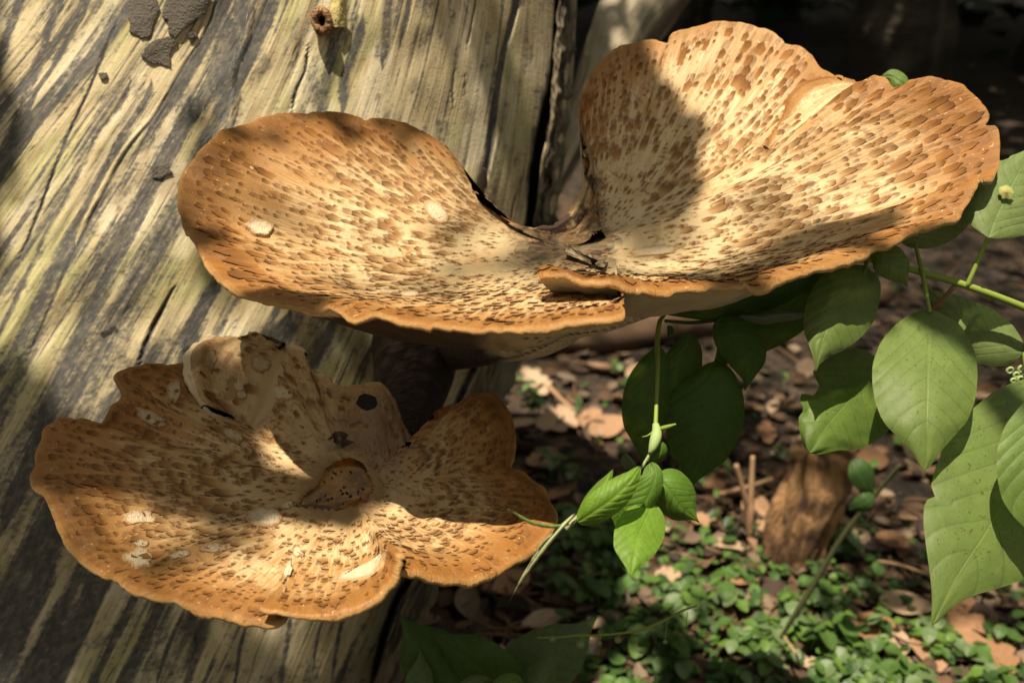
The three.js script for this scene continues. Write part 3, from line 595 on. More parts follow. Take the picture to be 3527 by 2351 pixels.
// ---------------------------------------------------------------- upper fungus
const upper = thing('bracket_fungus', 'upper, wider scaly brown bracket fungus with two raised halves and a dark notch', 'mushroom');
const DARKSTEM = [0.05, 0.032, 0.024];
{
  // one continuous funnel, split at the front where its two ends overlap: from the right-hand flap round the back to the left-hand flap
  const cap = new Lobe({
    seed: 3, roll: 0.6, nt: 840, edge: 0.0055,
    pw: (t) => 1.28 + 0.25 * sstep(0.3, 0.4, t) * sstep(0.58, 0.52, t), dish: (t) => 0.017 * sstep(0.56, 0.66, t) * (1 - 0.8 * sstep(0.84, 0.97, t)) + 0.015 * sstep(0.32, 0.2, t) * (0.25 + 0.75 * sstep(0.04, 0.16, t)) + 0.008 * sstep(0.25, 0.35, t) * sstep(0.56, 0.48, t),
    thick: (t) => lerp(0.030, 0.022, sstep(0.05, 0.3, t)) + 0.026 * sstep(0.68, 0.85, t) * sstep(1.0, 0.91, t),
    inner: [[2062, 897, 0.712, 0], [2002, 872, 0.757, 0.06], [1965, 850, 0.783, 0.16], [2000, 838, 0.785, [2500, 76]], [2068, 820, 0.785, [2012, 470]], [2085, 815, 0.787, [2034, 610]], [2010, 842, 0.786, [1965, 755]], [1962, 852, 0.783, [1905, 790]], [1958, 846, 0.783, 0.8], [2012, 864, 0.772, 0.93], [2122, 892, 0.728, 1]],
    rim: [[1842, 938, 0.632], [1852, 924, 0.63], [1900, 924], [1960, 934, 0.625], [2030, 950], [2100, 952, 0.625], [2180, 973], [2270, 986, 0.63], [2380, 972], [2480, 966, 0.64], [2540, 968], [2560, 955], [2585, 972], [2620, 978, 0.648], [2655, 960], [2690, 942], [2800, 912, 0.66], [2900, 883], [2990, 848, 0.675], [3072, 813], [3120, 780, 0.685], [3200, 758], [3280, 733, 0.70], [3322, 690], [3350, 640, 0.71], [3356, 606], [3402, 602, 0.72], [3430, 560], [3434, 520], [3436, 470, 0.735], [3425, 429], [3384, 426], [3388, 418], [3400, 385, 0.745], [3355, 330, 0.75], [3290, 282, 0.755], [3220, 268], [3160, 265, 0.765], [3100, 285], [3064, 300, 0.775], [3042, 262], [3000, 254, 0.785], [2960, 284], [2915, 270, 0.80], [2850, 248, 0.825], [2812, 226], [2790, 188], [2750, 158, 0.84], [2703, 152], [2690, 136], [2660, 110, 0.85], [2600, 86], [2520, 76, 0.86], [2440, 81], [2380, 98], [2310, 118, 0.865], [2294, 148], [2262, 142], [2180, 148], [2112, 172, 0.865], [2050, 240, 0.86], [2012, 310], [1994, 390, 0.85], [2012, 470, 0.845], [2036, 560], [2034, 610, 0.83], [2008, 690, 0.815], [1965, 755, 0.805], [1905, 790, 0.80], [1840, 788, 0.803], [1760, 762], [1690, 725, 0.815], [1640, 690, 0.82], [1608, 640], [1592, 590, 0.83], [1562, 530], [1505, 475, 0.835], [1430, 430, 0.832], [1360, 408], [1290, 402], [1264, 412], [1240, 395], [1150, 386, 0.82], [1090, 381], [1060, 388], [1000, 381, 0.80], [920, 397], [820, 430, 0.775], [770, 443], [720, 490, 0.75], [665, 552], [637, 610, 0.73], [627, 690, 0.715], [640, 740], [680, 800, 0.69], [718, 880], [765, 938, 0.665], [832, 985], [900, 1008, 0.645], [1000, 1033], [1100, 1042, 0.63], [1170, 1050], [1213, 1076], [1240, 1084, 0.600], [1268, 1068], [1300, 1062], [1400, 1078, 0.585], [1500, 1098], [1600, 1106, 0.575], [1700, 1109], [1800, 1105, 0.575], [1900, 1094], [2000, 1082, 0.582], [2080, 1076], [2128, 1066, 0.59], [2150, 1047, 0.597], [2142, 1024, 0.605]],
  });
  const left = cap, right = cap;
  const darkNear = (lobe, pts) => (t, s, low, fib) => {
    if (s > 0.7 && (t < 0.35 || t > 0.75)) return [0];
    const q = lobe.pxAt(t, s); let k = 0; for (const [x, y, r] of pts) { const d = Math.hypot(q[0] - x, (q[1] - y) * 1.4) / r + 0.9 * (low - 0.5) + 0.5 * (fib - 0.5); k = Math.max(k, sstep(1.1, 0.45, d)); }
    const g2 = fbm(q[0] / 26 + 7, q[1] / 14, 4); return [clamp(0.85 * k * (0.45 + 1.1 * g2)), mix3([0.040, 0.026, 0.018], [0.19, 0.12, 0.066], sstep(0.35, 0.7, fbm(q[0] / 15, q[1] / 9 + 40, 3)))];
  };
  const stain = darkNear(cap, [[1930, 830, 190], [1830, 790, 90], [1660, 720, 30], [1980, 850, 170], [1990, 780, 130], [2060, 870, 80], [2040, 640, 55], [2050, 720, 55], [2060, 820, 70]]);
  const list = scaleList(cap, { seed: 11, ray: 0.2, from: 0.13, size: 0.82, keep: (t, s) => t > 0.55 && t < 0.62 ? 0 : 1 });
  // where the parts of the rim lie along t
  const tR = cap.find(2915, 275).t, tN = cap.find(1905, 795).t;
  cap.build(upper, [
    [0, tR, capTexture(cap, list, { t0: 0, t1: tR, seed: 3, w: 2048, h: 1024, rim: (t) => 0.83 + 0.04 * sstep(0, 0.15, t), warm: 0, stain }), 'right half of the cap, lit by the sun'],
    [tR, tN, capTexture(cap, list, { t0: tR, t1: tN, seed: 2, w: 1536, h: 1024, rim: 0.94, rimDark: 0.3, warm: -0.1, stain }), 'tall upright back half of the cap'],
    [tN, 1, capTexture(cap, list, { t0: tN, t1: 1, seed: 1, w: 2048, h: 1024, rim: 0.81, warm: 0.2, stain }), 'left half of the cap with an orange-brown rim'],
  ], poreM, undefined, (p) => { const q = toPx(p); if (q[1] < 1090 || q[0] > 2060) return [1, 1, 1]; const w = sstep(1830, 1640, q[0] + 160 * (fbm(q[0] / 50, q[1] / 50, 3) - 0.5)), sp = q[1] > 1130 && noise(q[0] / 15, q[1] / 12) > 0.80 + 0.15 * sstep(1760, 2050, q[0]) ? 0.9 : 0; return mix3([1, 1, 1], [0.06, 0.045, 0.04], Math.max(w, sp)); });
  // the fold that curls up on the right half
  const on = (lobe, x, y, lift) => { const q = lobe.find(x, y), p = toPx(q.p.addScaledVector(q.n, lift)); return p; };
  const foldBase = [[2655, 515], [2745, 450], [2830, 390], [2930, 330], [2965, 296]].map(([x, y], i) => [...on(cap, x, y, -0.002), i / 4]);
  const fold = new Lobe({
    seed: 15, roll: 0, wave: 0.001, pw: 0.8, thick: 0.004, nt: 120, ns: 30, edge: 0.005, inner: foldBase,
    rim: [[2640, 505], [2652, 470], [2688, 410], [2720, 330], [2768, 284], [2840, 266], [2915, 272], [2962, 284]].map(([x, y], i) => { const q = on(cap, x, Math.max(y, 296), 0.003 + 0.010 * Math.sin(Math.PI * i / 7)); return [x, y, q[2]]; }),
  });
  fold.build(upper, [[0, 1, capTexture(fold, [], { seed: 9, w: 512, h: 256, rim: 0.7, warm: 0.25 }), 'curled fold on the right half']], poreM, ['fold', 'pore_surface']);
  addScales(upper, [{ lobe: cap, list }]);
  // torn sliver of flesh that bridges the split at the centre
  { const P = [], U = [], a = [[1950, 850], [1985, 857], [2025, 872], [2062, 890], [2095, 900]], b = [[1945, 872], [1985, 888], [2025, 905], [2055, 916], [2080, 920]];
    for (let j = 0; j <= 24; j++) for (let i = 0; i <= 10; i++) { const t = j / 6, k = Math.min(3, Math.floor(t)), f = t - k, A = [lerp(a[k][0], a[k + 1][0], f), lerp(a[k][1], a[k + 1][1], f)], B = [lerp(b[k][0], b[k + 1][0], f), lerp(b[k][1], b[k + 1][1], f)], da = on(cap, A[0], A[1], 0.001)[2], db = lerp(0.757, 0.700, j / 24); const s = i / 10; P.push(at(lerp(A[0], B[0], s), lerp(A[1], B[1], s) + 8 * (fbm(j * 0.5, i * 0.3, 2) - 0.5) * Math.sin(Math.PI * s), lerp(da, Math.min(da, db), s) - 0.004 * Math.sin(Math.PI * s))); U.push(s, t * 0.25); }
    part('torn_flesh', paintV(gridGeo(P, 11, 25, U, V(0, 1, 0.3)), (p, i) => { const n = fbm((i % 11) * 0.5, Math.floor(i / 11) * 0.6, 3); return mix3([0.10, 0.065, 0.04], [0.44, 0.34, 0.20], sstep(0.4, 0.65, n)); }), mat({ vertexColors: true, roughness: 0.9, bumpMap: bump1, bumpScale: 0.002 }), upper); }
  // pale bite marks
  bite(left, 892, 788, 48, 26, 0.25, upper, fleshM, { lift: 0.003, rough: 0.0012 });
  bite(left, 1502, 732, 52, 27, 0.75, upper, fleshM, { jag: 0.05, lift: 0.0012 });
  bite(left, 1410, 1014, 36, 9, 0.0, upper);
  bite(left, 1330, 865, 80, 24, 0.15, upper, mat({ vertexColors: true, c: [0.56, 0.45, 0.25], roughness: 0.8, bumpMap: bump1, bumpScale: 0.001 }), { lift: 0.0007 });
  bite(right, 2255, 865, 85, 18, -0.12, upper, fleshM, { jag: 0.25 });
  // stem: runs from the trunk up into the pale underside
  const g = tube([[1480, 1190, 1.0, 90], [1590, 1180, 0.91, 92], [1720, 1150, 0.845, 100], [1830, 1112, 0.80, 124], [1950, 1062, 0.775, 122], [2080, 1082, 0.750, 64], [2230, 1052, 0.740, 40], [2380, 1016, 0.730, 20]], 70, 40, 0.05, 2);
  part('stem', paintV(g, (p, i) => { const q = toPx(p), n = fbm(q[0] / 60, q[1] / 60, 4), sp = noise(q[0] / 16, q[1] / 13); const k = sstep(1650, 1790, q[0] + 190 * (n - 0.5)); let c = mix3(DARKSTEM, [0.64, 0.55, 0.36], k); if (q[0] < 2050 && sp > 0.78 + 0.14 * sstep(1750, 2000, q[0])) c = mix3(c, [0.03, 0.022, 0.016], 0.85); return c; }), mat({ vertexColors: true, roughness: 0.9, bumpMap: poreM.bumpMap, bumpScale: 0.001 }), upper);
  // dark thickened ridge that edges the notch
  const i0 = Math.round(cap.find(2012, 480).t * cap.nt), i1 = Math.round(cap.find(1755, 760).t * cap.nt), rp = [], rr = [];
  for (let k = 0; k <= 40; k++) { const i = Math.round(lerp(i0, i1, k / 40)), q = cap.P[i * (cap.ns + 1) + cap.ns - 2].clone().addScaledVector(V(0, 1, 0), 0.0005), x = k / 40; rp.push(q); rr.push((0.0012 + 0.0052 * Math.exp(-(((x - 0.55) / 0.24) ** 2))) * (0.8 + 0.5 * fbm(k * 0.7, 4, 2))); }
  const rg = tubePts(rp, rr, 110, 18, 0.55, 1.2);
  part('notch_ridge', paintV(rg, (p) => { const q = toPx(p), n = fbm(q[0] / 34, q[1] / 34, 4); return mix3([0.085, 0.056, 0.042], [0.42, 0.30, 0.16], sstep(0.47, 0.62, n + 0.12 * sstep(1950, 2030, q[0]))); }), mat({ vertexColors: true, roughness: 0.95, specularIntensity: 0.2, bumpMap: bump1, bumpScale: 0.003 }), upper, 'dark brown ridge round the notch');
}

// ---------------------------------------------------------------- lower fungus
const lower = thing('bracket_fungus', 'lower scaly brown bracket fungus, bitten at the back, holding a pool of brown water', 'mushroom');
const pool = thing('rainwater_pool', 'small pool of dark amber rainwater in the hollow of the lower fungus', 'puddle');
{
  const C0 = at(1180, 1690, 0.730), yP = C0.y;
  const onPlane = (x, y) => { const d = at(x, y, 1).sub(V(0, H, 0)); return V(0, H, 0).addScaledVector(d, (yP - H) / d.y); };
  const poolPx = [[1022, 1746], [1050, 1712], [1100, 1668], [1128, 1618], [1175, 1588], [1225, 1588], [1258, 1618], [1278, 1668], [1275, 1705], [1250, 1736], [1200, 1752], [1110, 1752]];
  const poolSp = spline(poolPx.map((_, i) => i).concat([poolPx.length]), poolPx.concat([poolPx[0]])), poolEdge = Array.from({ length: 48 }, (_, i) => { const p = poolSp(i / 4), k = 1.03 + 0.16 * (fbm(i * 0.55, 3, 2) - 0.5); return [1180 + (p[0] - 1180) * k, 1690 + (p[1] - 1690) * k]; });
  const poly = poolEdge.map(([x, y]) => onPlane(x, y)), pc = onPlane(1180, 1690);
  const inside = (p) => { let min = 1e9, ins = false; for (let i = 0, j = poly.length - 1; i < poly.length; j = i++) { const a = poly[i], b = poly[j]; if ((a.z > p.z) !== (b.z > p.z) && p.x < (b.x - a.x) * (p.z - a.z) / (b.z - a.z) + a.x) ins = !ins; const dx = b.x - a.x, dz = b.z - a.z, u = clamp(((p.x - a.x) * dx + (p.z - a.z) * dz) / (dx * dx + dz * dz)); min = Math.min(min, Math.hypot(p.x - a.x - u * dx, p.z - a.z - u * dz)); } return ins ? min : -min; };
  const press = (p) => { const d = inside(p); if (d > -0.012) { const floor = yP - (d > 0 ? Math.min(0.006, d * 0.5) : 0) + (d < 0 ? -d * 0.25 : 0); if (p.y > floor || d > 0) p.y = d > 0 ? Math.min(p.y, floor) : Math.min(p.y, floor + 0.001); if (d < 0.0 && d > -0.010) p.y = Math.max(p.y, yP + 0.0018 * sstep(-0.010, -0.002, d) - 0.004 * sstep(-0.005, -0.010, d)); } };
  const cap = new Lobe({
    seed: 21, roll: 0.7, pw: 1.45, dish: 0.002, thick: 0.012, press, nt: 840, wave: 0.004,
    inner: [[1190, 1692, 0.732, 0], [1212, 1660, 0.745, 0.15], [1214, 1656, 0.746, 0.5], [1210, 1660, 0.745, 0.85], [1180, 1696, 0.731, 1]],
    rim: [[912, 2068, 0.576], [930, 2079], [1000, 2093, 0.576], [1100, 2096], [1200, 2073, 0.58], [1270, 2040], [1325, 1988, 0.592], [1342, 1935, 0.6], [1345, 1895], [1372, 1890, 0.606], [1369, 1920, 0.608], [1392, 1938], [1440, 1942], [1500, 1957, 0.61], [1560, 1967], [1640, 1963, 0.62], [1680, 1953], [1740, 1923], [1800, 1888, 0.64], [1860, 1840], [1885, 1810], [1901, 1770, 0.665], [1894, 1730], [1868, 1690, 0.69], [1830, 1650], [1780, 1617], [1736, 1590, 0.72], [1744, 1555], [1753, 1500, 0.74], [1749, 1440], [1725, 1400, 0.755], [1695, 1360], [1650, 1348, 0.77], [1614, 1354], [1596, 1378], [1560, 1386, 0.775], [1514, 1404], [1507, 1440, 0.775], [1490, 1490], [1445, 1518, 0.771], [1412, 1526, 0.772], [1400, 1498], [1386, 1452, 0.785], [1370, 1412], [1340, 1353, 0.79], [1300, 1322], [1250, 1319, 0.80], [1190, 1330], [1130, 1317, 0.80], [1086, 1286, 0.815], [1064, 1240, 0.82], [1048, 1206], [1010, 1190, 0.825], [970, 1197], [945, 1182, 0.826], [900, 1152], [866, 1140, 0.828], [830, 1158], [780, 1170, 0.818], [720, 1195], [670, 1225, 0.80], [620, 1248], [560, 1243, 0.775], [470, 1251, 0.765], [408, 1277], [424, 1330, 0.745], [420, 1370], [395, 1392], [372, 1440, 0.73], [335, 1450], [290, 1430, 0.71], [230, 1425], [180, 1455, 0.69], [153, 1510], [141, 1550, 0.665], [137, 1595], [121, 1625], [135, 1664, 0.645], [163, 1682], [190, 1738], [220, 1808, 0.63], [270, 1888], [330, 1934, 0.615], [400, 1969], [480, 2007, 0.60], [560, 2032], [650, 2057, 0.59], [750, 2079], [850, 2102, 0.58], [900, 2111], [960, 2117, 0.583], [985, 2104, 0.587]],
  });
  const rightL = cap, leftL = cap;
  const tN = cap.find(1412, 1524).t, tB = cap.find(640, 1250).t, tB0 = cap.find(1060, 1240).t;
  const list = scaleList(cap, { seed: 31, ray: 0.19, from: 0.16, size: 0.82, keep: (t, s) => t < tN ? 0.8 : t < tB ? 0.3 : 1 }).filter((q) => { const p = cap.pxAt(q.t, q.s); return Math.hypot(p[0] - 1264, p[1] - 1384) > 62 && Math.hypot(p[0] - 1170, p[1] - 1508) > 48 && Math.hypot(p[0] - 1165, (p[1] - 1690) * 1.3) > 150; });
  const grey = (t, s, low, fib) => {
    if (s > 0.75 && (t < tN - 0.1 || t > tB)) return [0];
    const q = cap.pxAt(t, s), d = Math.hypot(q[0] - 1300, (q[1] - 1490)) / 190 + 0.9 * (low - 0.5), k = 0.62 * sstep(1.1, 0.35, d);
    if (t > tB0 - 0.03 && t < tB) { if (s > 0.955) return [0.6, [0.6, 0.5, 0.34]]; const w = 0.6 * sstep(0.52, 0.68, fbm(q[0] / 40, q[1] / 40, 4)) * sstep(0.6, 0.8, s); if (w > k) return [w, [0.20, 0.11, 0.05]]; }
    const wet = Math.hypot((q[0] - 1165) * 0.95, (q[1] - 1690) * 1.25); const kw = 0.5 * sstep(175, 110, wet + 70 * (low - 0.5)); if (kw > k) return [kw, [0.17, 0.080, 0.026]];
    return [k, [0.15, 0.10, 0.075]];
  };
  const lowRim = (t) => t > tN - 0.01 && t < tB ? 1.25 : 0.85;
  cap.build(lower, [
    [0, tN, capTexture(cap, list, { t0: 0, t1: tN, seed: 5, w: 2048, h: 768, rim: (t) => 0.80 + 0.4 * sstep(tN - 0.03, tN, t), warm: 0.5, stain: grey, rough: 0.5 }), 'right half of the cap, sunlit along the front'],
    [tN, tB, capTexture(cap, list, { t0: tN, t1: tB, seed: 7, w: 1024, h: 768, rim: 1.25, rimDark: 0, warm: 0.15, tint: [0.42, 0.30, 0.16], tintK: 0.4, stain: grey }), 'bitten back part of the cap'],
    [tB, 1, capTexture(cap, list, { t0: tB, t1: 1, seed: 6, w: 2048, h: 1024, rim: (t) => 0.80, warm: 0.45, stain: grey }), 'left half of the cap'],
  ], poreM);
  // torn lip that stands up over the left half
  const on = (lobe, x, y, lift) => { const q = lobe.find(x, y); return toPx(q.p.addScaledVector(q.n, lift)); };
  const bitten = new Lobe({
    seed: 25, roll: 0, pw: 0.9, thick: 0.004, nt: 160, ns: 40, wave: 0.008, edge: 0.006,
    inner: [[880, 1470], [950, 1400], [985, 1300], [1000, 1235], [985, 1205]].map(([x, y], i) => [...on(cap, x, y, -0.001), i / 4]),
    rim: [[800, 1442, 0.0025], [740, 1420, 0.005], [692, 1392, 0.009], [658, 1335, 0.014], [641, 1262, 0.016]].map(([x, y, l]) => { const q = on(cap, x, Math.max(y, 1262), l); return [x, y, q[2]]; }).concat([[645, 1212, 0.788], [680, 1178, 0.80], [712, 1166], [735, 1157, 0.808], [775, 1168], [800, 1166, 0.815], [832, 1158], [850, 1146, 0.82], [866, 1140, 0.822], [900, 1152, 0.823], [922, 1172], [950, 1183, 0.823], [972, 1196, 0.822]]),
  });
  const lipList = scaleList(bitten, { seed: 41, ray: 0.05, from: 0.15, size: 0.7, keep: () => 0.4 });
  bitten.build(lower, [[0, 1, capTexture(bitten, lipList, { seed: 8, w: 768, h: 512, rim: 1.25, rimDark: 0, warm: 0.15, tint: [0.42, 0.30, 0.16], tintK: 0.4, stain: (t, s, low, fib) => { if (s > 0.93) return [0.75, [0.62, 0.52, 0.36]]; const q = bitten.pxAt(t, s), w = sstep(0.48, 0.66, fbm(q[0] / 40 + 3, q[1] / 40, 4)); return [0.65 * w * sstep(0.15, 0.5, s), [0.20, 0.11, 0.05]]; } }), 'bitten back lip with a torn pale edge']], poreM, ['torn_lip', 'pore_surface']);
  addScales(lower, [{ lobe: cap, list }, { lobe: bitten, list: lipList }], 270);
  for (const [x, y, rx, ry, r] of [[600, 1345, 24, 38, 0.1], [520, 1440, 66, 22, 0.5], [478, 1782, 58, 24, 0.05], [478, 1922, 50, 34, 0.1], [488, 1872, 28, 12, 0], [735, 1888, 46, 17, -0.1], [620, 1910, 40, 12, -0.2], [800, 1500, 40, 18, 0.5]]) bite(leftL, x, y, rx, ry, r, lower, x === 478 ? fleshM : fleshM2, { jag: 0.3, lift: 0.0008 });
  bite(leftL, 912, 1782, 68, 30, 0.08, lower, mat({ vertexColors: true, c: [0.60, 0.50, 0.36], roughness: 0.85, bumpMap: bump1, bumpScale: 0.001 }), { lift: 0.0015 });
  bite(leftL, 990, 1740, 22, 12, -0.4, lower, fleshM);
  for (const [x, y, rx, ry, r, m] of [[972, 1352, 42, 24, 0.15, fleshM], [895, 1255, 34, 30, 0, fleshM2], [722, 1235, 22, 34, 0.1, fleshM2],  [830, 1360, 20, 14, 0, fleshM2]]) bite(x < 905 ? bitten : cap, x, y, rx, ry, r, lower, m, { jag: 0.28, lift: 0.0009, rough: 0.0008 });
  patchOn(rightL, [[1150, 2005], [1180, 1975], [1240, 1955], [1290, 1925], [1325, 1893], [1335, 1915], [1310, 1955], [1280, 1985], [1220, 2000]], { c: [1245, 1965], jag: 0.1, lift: 0.001, rough: 0.002 }, fleshM, lower, 'bite_mark', 'long torn white wound beside the front fold');
  bite(rightL, 985, 1985, 13, 56, 0.25, lower, fleshM, { lift: 0.0015 }); bite(rightL, 1024, 1902, 14, 18, 0.1, lower, fleshM);
  const holeM = mat({ c: [0.010, 0.006, 0.005], roughness: 0.9 }), holeM2 = mat({ c: [0.045, 0.02, 0.01], roughness: 0.5 });
  const pit = [[0.001, -3], [0.5, -3], [0.8, -1], [0.95, 0.4], [1.02, 0.3]];
  patchOn(cap, oval(1264, 1384, 36, 27, 0.2), { c: [1264, 1384], jag: 0.1, lift: 0.0006 }, holeM, lower, 'hole', 'round black hole near the stem');
  patchOn(cap, oval(1170, 1508, 27, 24, 0.2), { c: [1170, 1508], jag: 0.1, lift: 0.0006 }, holeM2, lower, 'pit');
  // dark velvety stem between the two caps
  const g = tube([[1470, 1040, 0.99, 130], [1440, 1150, 0.955, 150], [1430, 1260, 0.925, 140], [1410, 1370, 0.89, 120], [1390, 1480, 0.85, 100], [1360, 1590, 0.80, 90]], 50, 36, 0.10, 2);
  part('stem', paintV(g, (p, i) => { const q = toPx(p), n = fbm(q[0] / 26, q[1] / 26, 4); return mix3([0.020, 0.011, 0.008], [0.085, 0.055, 0.045], sstep(0.42, 0.75, n) * sstep(1420, 1160, q[1]) + 0.2 * sstep(0.5, 0.8, n)); }), mat({ vertexColors: true, roughness: 1, bumpMap: greyTex(256, 256, (i, j) => fbm(i / 7, j / 7, 3)), bumpScale: 0.006 }), lower, 'dark brown velvety stem');
  // the water
  const P = [], U = [], n = 60, sp = spline(poly.map((_, i) => i).concat([poly.length]), poly.concat([poly[0]]).map(arr));
  for (const r of [0.001, 0.3, 0.6, 0.9, 1.06]) for (let i = 0; i < n; i++) { const q = vec(sp(i / n * poly.length)); P.push(V(lerp(pc.x, q.x, r), yP + (r > 0.95 ? 0.0001 : 0.0009), lerp(pc.z, q.z, r))); U.push((lerp(pc.x, q.x, r) - pc.x) * 12 + 0.5, (lerp(pc.z, q.z, r) - pc.z) * 12 + 0.5); }
  part('water', gridGeo(P, n, 5, U, V(0, 1, 0), true), mat({ roughness: 0.08, specularIntensity: 0.5, map: colorTex(256, 256, (i, j) => { const a = fbm(i / 40, j / 40, 4), b = fbm(i / 14 + 9, j / 14, 3); let c = mix3([0.045, 0.012, 0.0015], [0.20, 0.066, 0.004], sstep(0.35, 0.7, a)); if (b > 0.66) c = mix3(c, [0.26, 0.13, 0.012], 0.6); if (fbm(i / 7 + 70, j / 5, 2) > 0.74) c = [0.03, 0.016, 0.006]; return c; }) }), pool);
  const bits = []; const r = rng(4);
  for (let k = 0; k < 22; k++) { const a = r() * 6.28, q = Math.sqrt(r()) * 0.8, e = vec(sp((a / 6.2832) * poly.length)); const b = new THREE.BoxGeometry(0.0012 + 0.002 * r(), 0.0006, 0.0008); b.rotateY(r() * 6); b.translate(lerp(pc.x, e.x, q), yP + 0.0014, lerp(pc.z, e.z, q)); bits.push(b); }
  const bm = part('debris', mergeGeometries(bits), mat({ c: [0.02, 0.012, 0.006] }), pool); bm.userData.kind = 'stuff';
}
// ---------------------------------------------------------------- leaves
// vein pattern shared by the broad leaves: q across (-1..1), s from base to tip
const veinAt = (q, s) => { const a = Math.abs(q), k = (s - 0.52 * Math.pow(a, 1.35) * (1.12 - s) - 0.02) / 0.135, d = Math.abs(k - Math.round(k)); return { lat: d / (0.25 + 0.75 * a) * (k < -0.4 || k > 5.4 ? 9 : 1), mid: a / (0.045 * (1.1 - s)), k }; };
const leafMaps = (() => {
  const W = 384, Hh = 640;
  const map = colorTex(W, Hh, (i, j) => {
    const q = i / W * 2 - 1, s = j / Hh, v = veinAt(q, s), n = fbm(i / 22, j / 22, 4), f = noise(i / 2.6, j / 2.6), net = fbm(i / 5 + 40, j / 5, 2);
    let c = [0.88 + 0.26 * (n - 0.5) + 0.1 * (f - 0.5), 0.9 + 0.2 * (n - 0.5) + 0.08 * (f - 0.5), 0.86 + 0.3 * (n - 0.5)];
    c = c.map((x) => x * (1 - 0.2 * sstep(0.12, 0.02, v.lat)) * (0.93 + 0.14 * net));
    if (v.mid < 1) c = mix3(c, [1.0, 1.0, 0.95], 0.8 * (1 - v.mid * v.mid));
    if (noise(i / 4 + 300, j / 4) > 0.965) c = mix3(c, [1, 0.9, 0.7], 0.5);
    c = c.map((x) => x * (0.86 + 0.28 * fbm(i / 60 + 9, j / 60 + 3, 3)));
    if (fbm(i / 6 + 130, j / 6 + 40, 2) > 0.80) c = mix3(c, [0.5, 0.28, 0.2], 0.8);
    const rim = Math.max(Math.abs(q) - 0.93, s - 0.97) / 0.07; if (rim > 0) c = mix3(c, [1, 0.92, 0.55], 0.35 * Math.min(1, rim));
    return c;
  });
  const bumpMap = greyTex(W, Hh, (i, j) => { const q = i / W * 2 - 1, s = j / Hh, v = veinAt(q, s); return clamp(0.55 + 0.25 * sstep(0.0, 0.3, v.lat) - 0.4 * sstep(1.4, 0.2, v.mid) + 0.12 * (fbm(i / 4, j / 4, 2) - 0.5)); });
  return { map, bumpMap };
})();
const leafMat = (c, o = {}) => mat({ c, ...leafMaps, bumpScale: 0.0005, roughness: 0.54, specularIntensity: 0.5, transmission: 0.42, thickness: 0, ...o });
// mid = midrib in photo points [px, py, depth]; wl, wr = half widths in px left and right of it, seen from base to tip
function leafGeo(mid, wl, wr, o = {}) {
  const ts = [0]; for (let i = 1; i < mid.length; i++) ts.push(ts[i - 1] + Math.hypot(mid[i][0] - mid[i - 1][0], mid[i][1] - mid[i - 1][1]));
  const L = ts[ts.length - 1], f = spline(ts.map((t) => t / L), mid), ns = o.ns ?? 40, nq = o.nq ?? 9, P = [], U = [], e = o.peak ?? 0.78;
  const prof = (s) => Math.pow(Math.max(0, Math.sin(Math.PI * Math.pow(s, e))), o.pow ?? 0.8) * (1 - (o.drip ?? 0.6) * sstep(0.66, 0.97, s));
  let mx = 0; for (let i = 0; i <= 60; i++) mx = Math.max(mx, prof(i / 60));
  for (let j = 0; j <= ns; j++) {
    const s = j / ns, c = f(s), a = f(Math.max(0, s - 0.02)), b = f(Math.min(1, s + 0.02)), tx = b[0] - a[0], ty = b[1] - a[1], tl = Math.hypot(tx, ty) || 1, nx = ty / tl, ny = -tx / tl;
    for (let i = -nq; i <= nq; i++) {
      const q = i / nq, side = q < 0 ? wl : wr; let w = prof(s) / mx * side;
      if (o.bites) for (const [bs, sd, r, dp] of o.bites) if (sd * q > 0) w *= 1 - dp * sstep(r, r * 0.4, Math.abs(s - bs));
      w *= 1 + 0.03 * (fbm(s * 14 + side, sd2(q), 2) - 0.5);
      const aq = Math.abs(q), v = veinAt(q, s);
      const d = c[2] + (q < 0 ? (o.tl ?? 0) : (o.tr ?? 0)) * aq * prof(s) + (o.cup ?? 0.004) * (aq * aq - 0.5 * (1 - aq) * 0) * prof(s) - 0.0007 * Math.sin(Math.PI * Math.min(0.5, v.lat))  * Math.min(1, aq * 4) + (o.rip ?? 0.002) * (fbm(s * 5 + side * 0.01, q * 2 + 7, 2) - 0.5) * aq;
      P.push(at(c[0] - nx * w * q, c[1] - ny * w * q, d)); U.push((q + 1) / 2, s);
    }
  }
  return gridGeo(P, nq * 2 + 1, ns + 1, U, V(0, 0.4, 1));
}
function sd2(q) { return q < 0 ? 2 : 9; }
const stemM = mat({ c: [0.20, 0.27, 0.05], roughness: 0.5, specularIntensity: 0.5 }), stemRed = mat({ c: [0.30, 0.16, 0.09], roughness: 0.6 }), stemDark = mat({ c: [0.08, 0.10, 0.03], roughness: 0.6 });

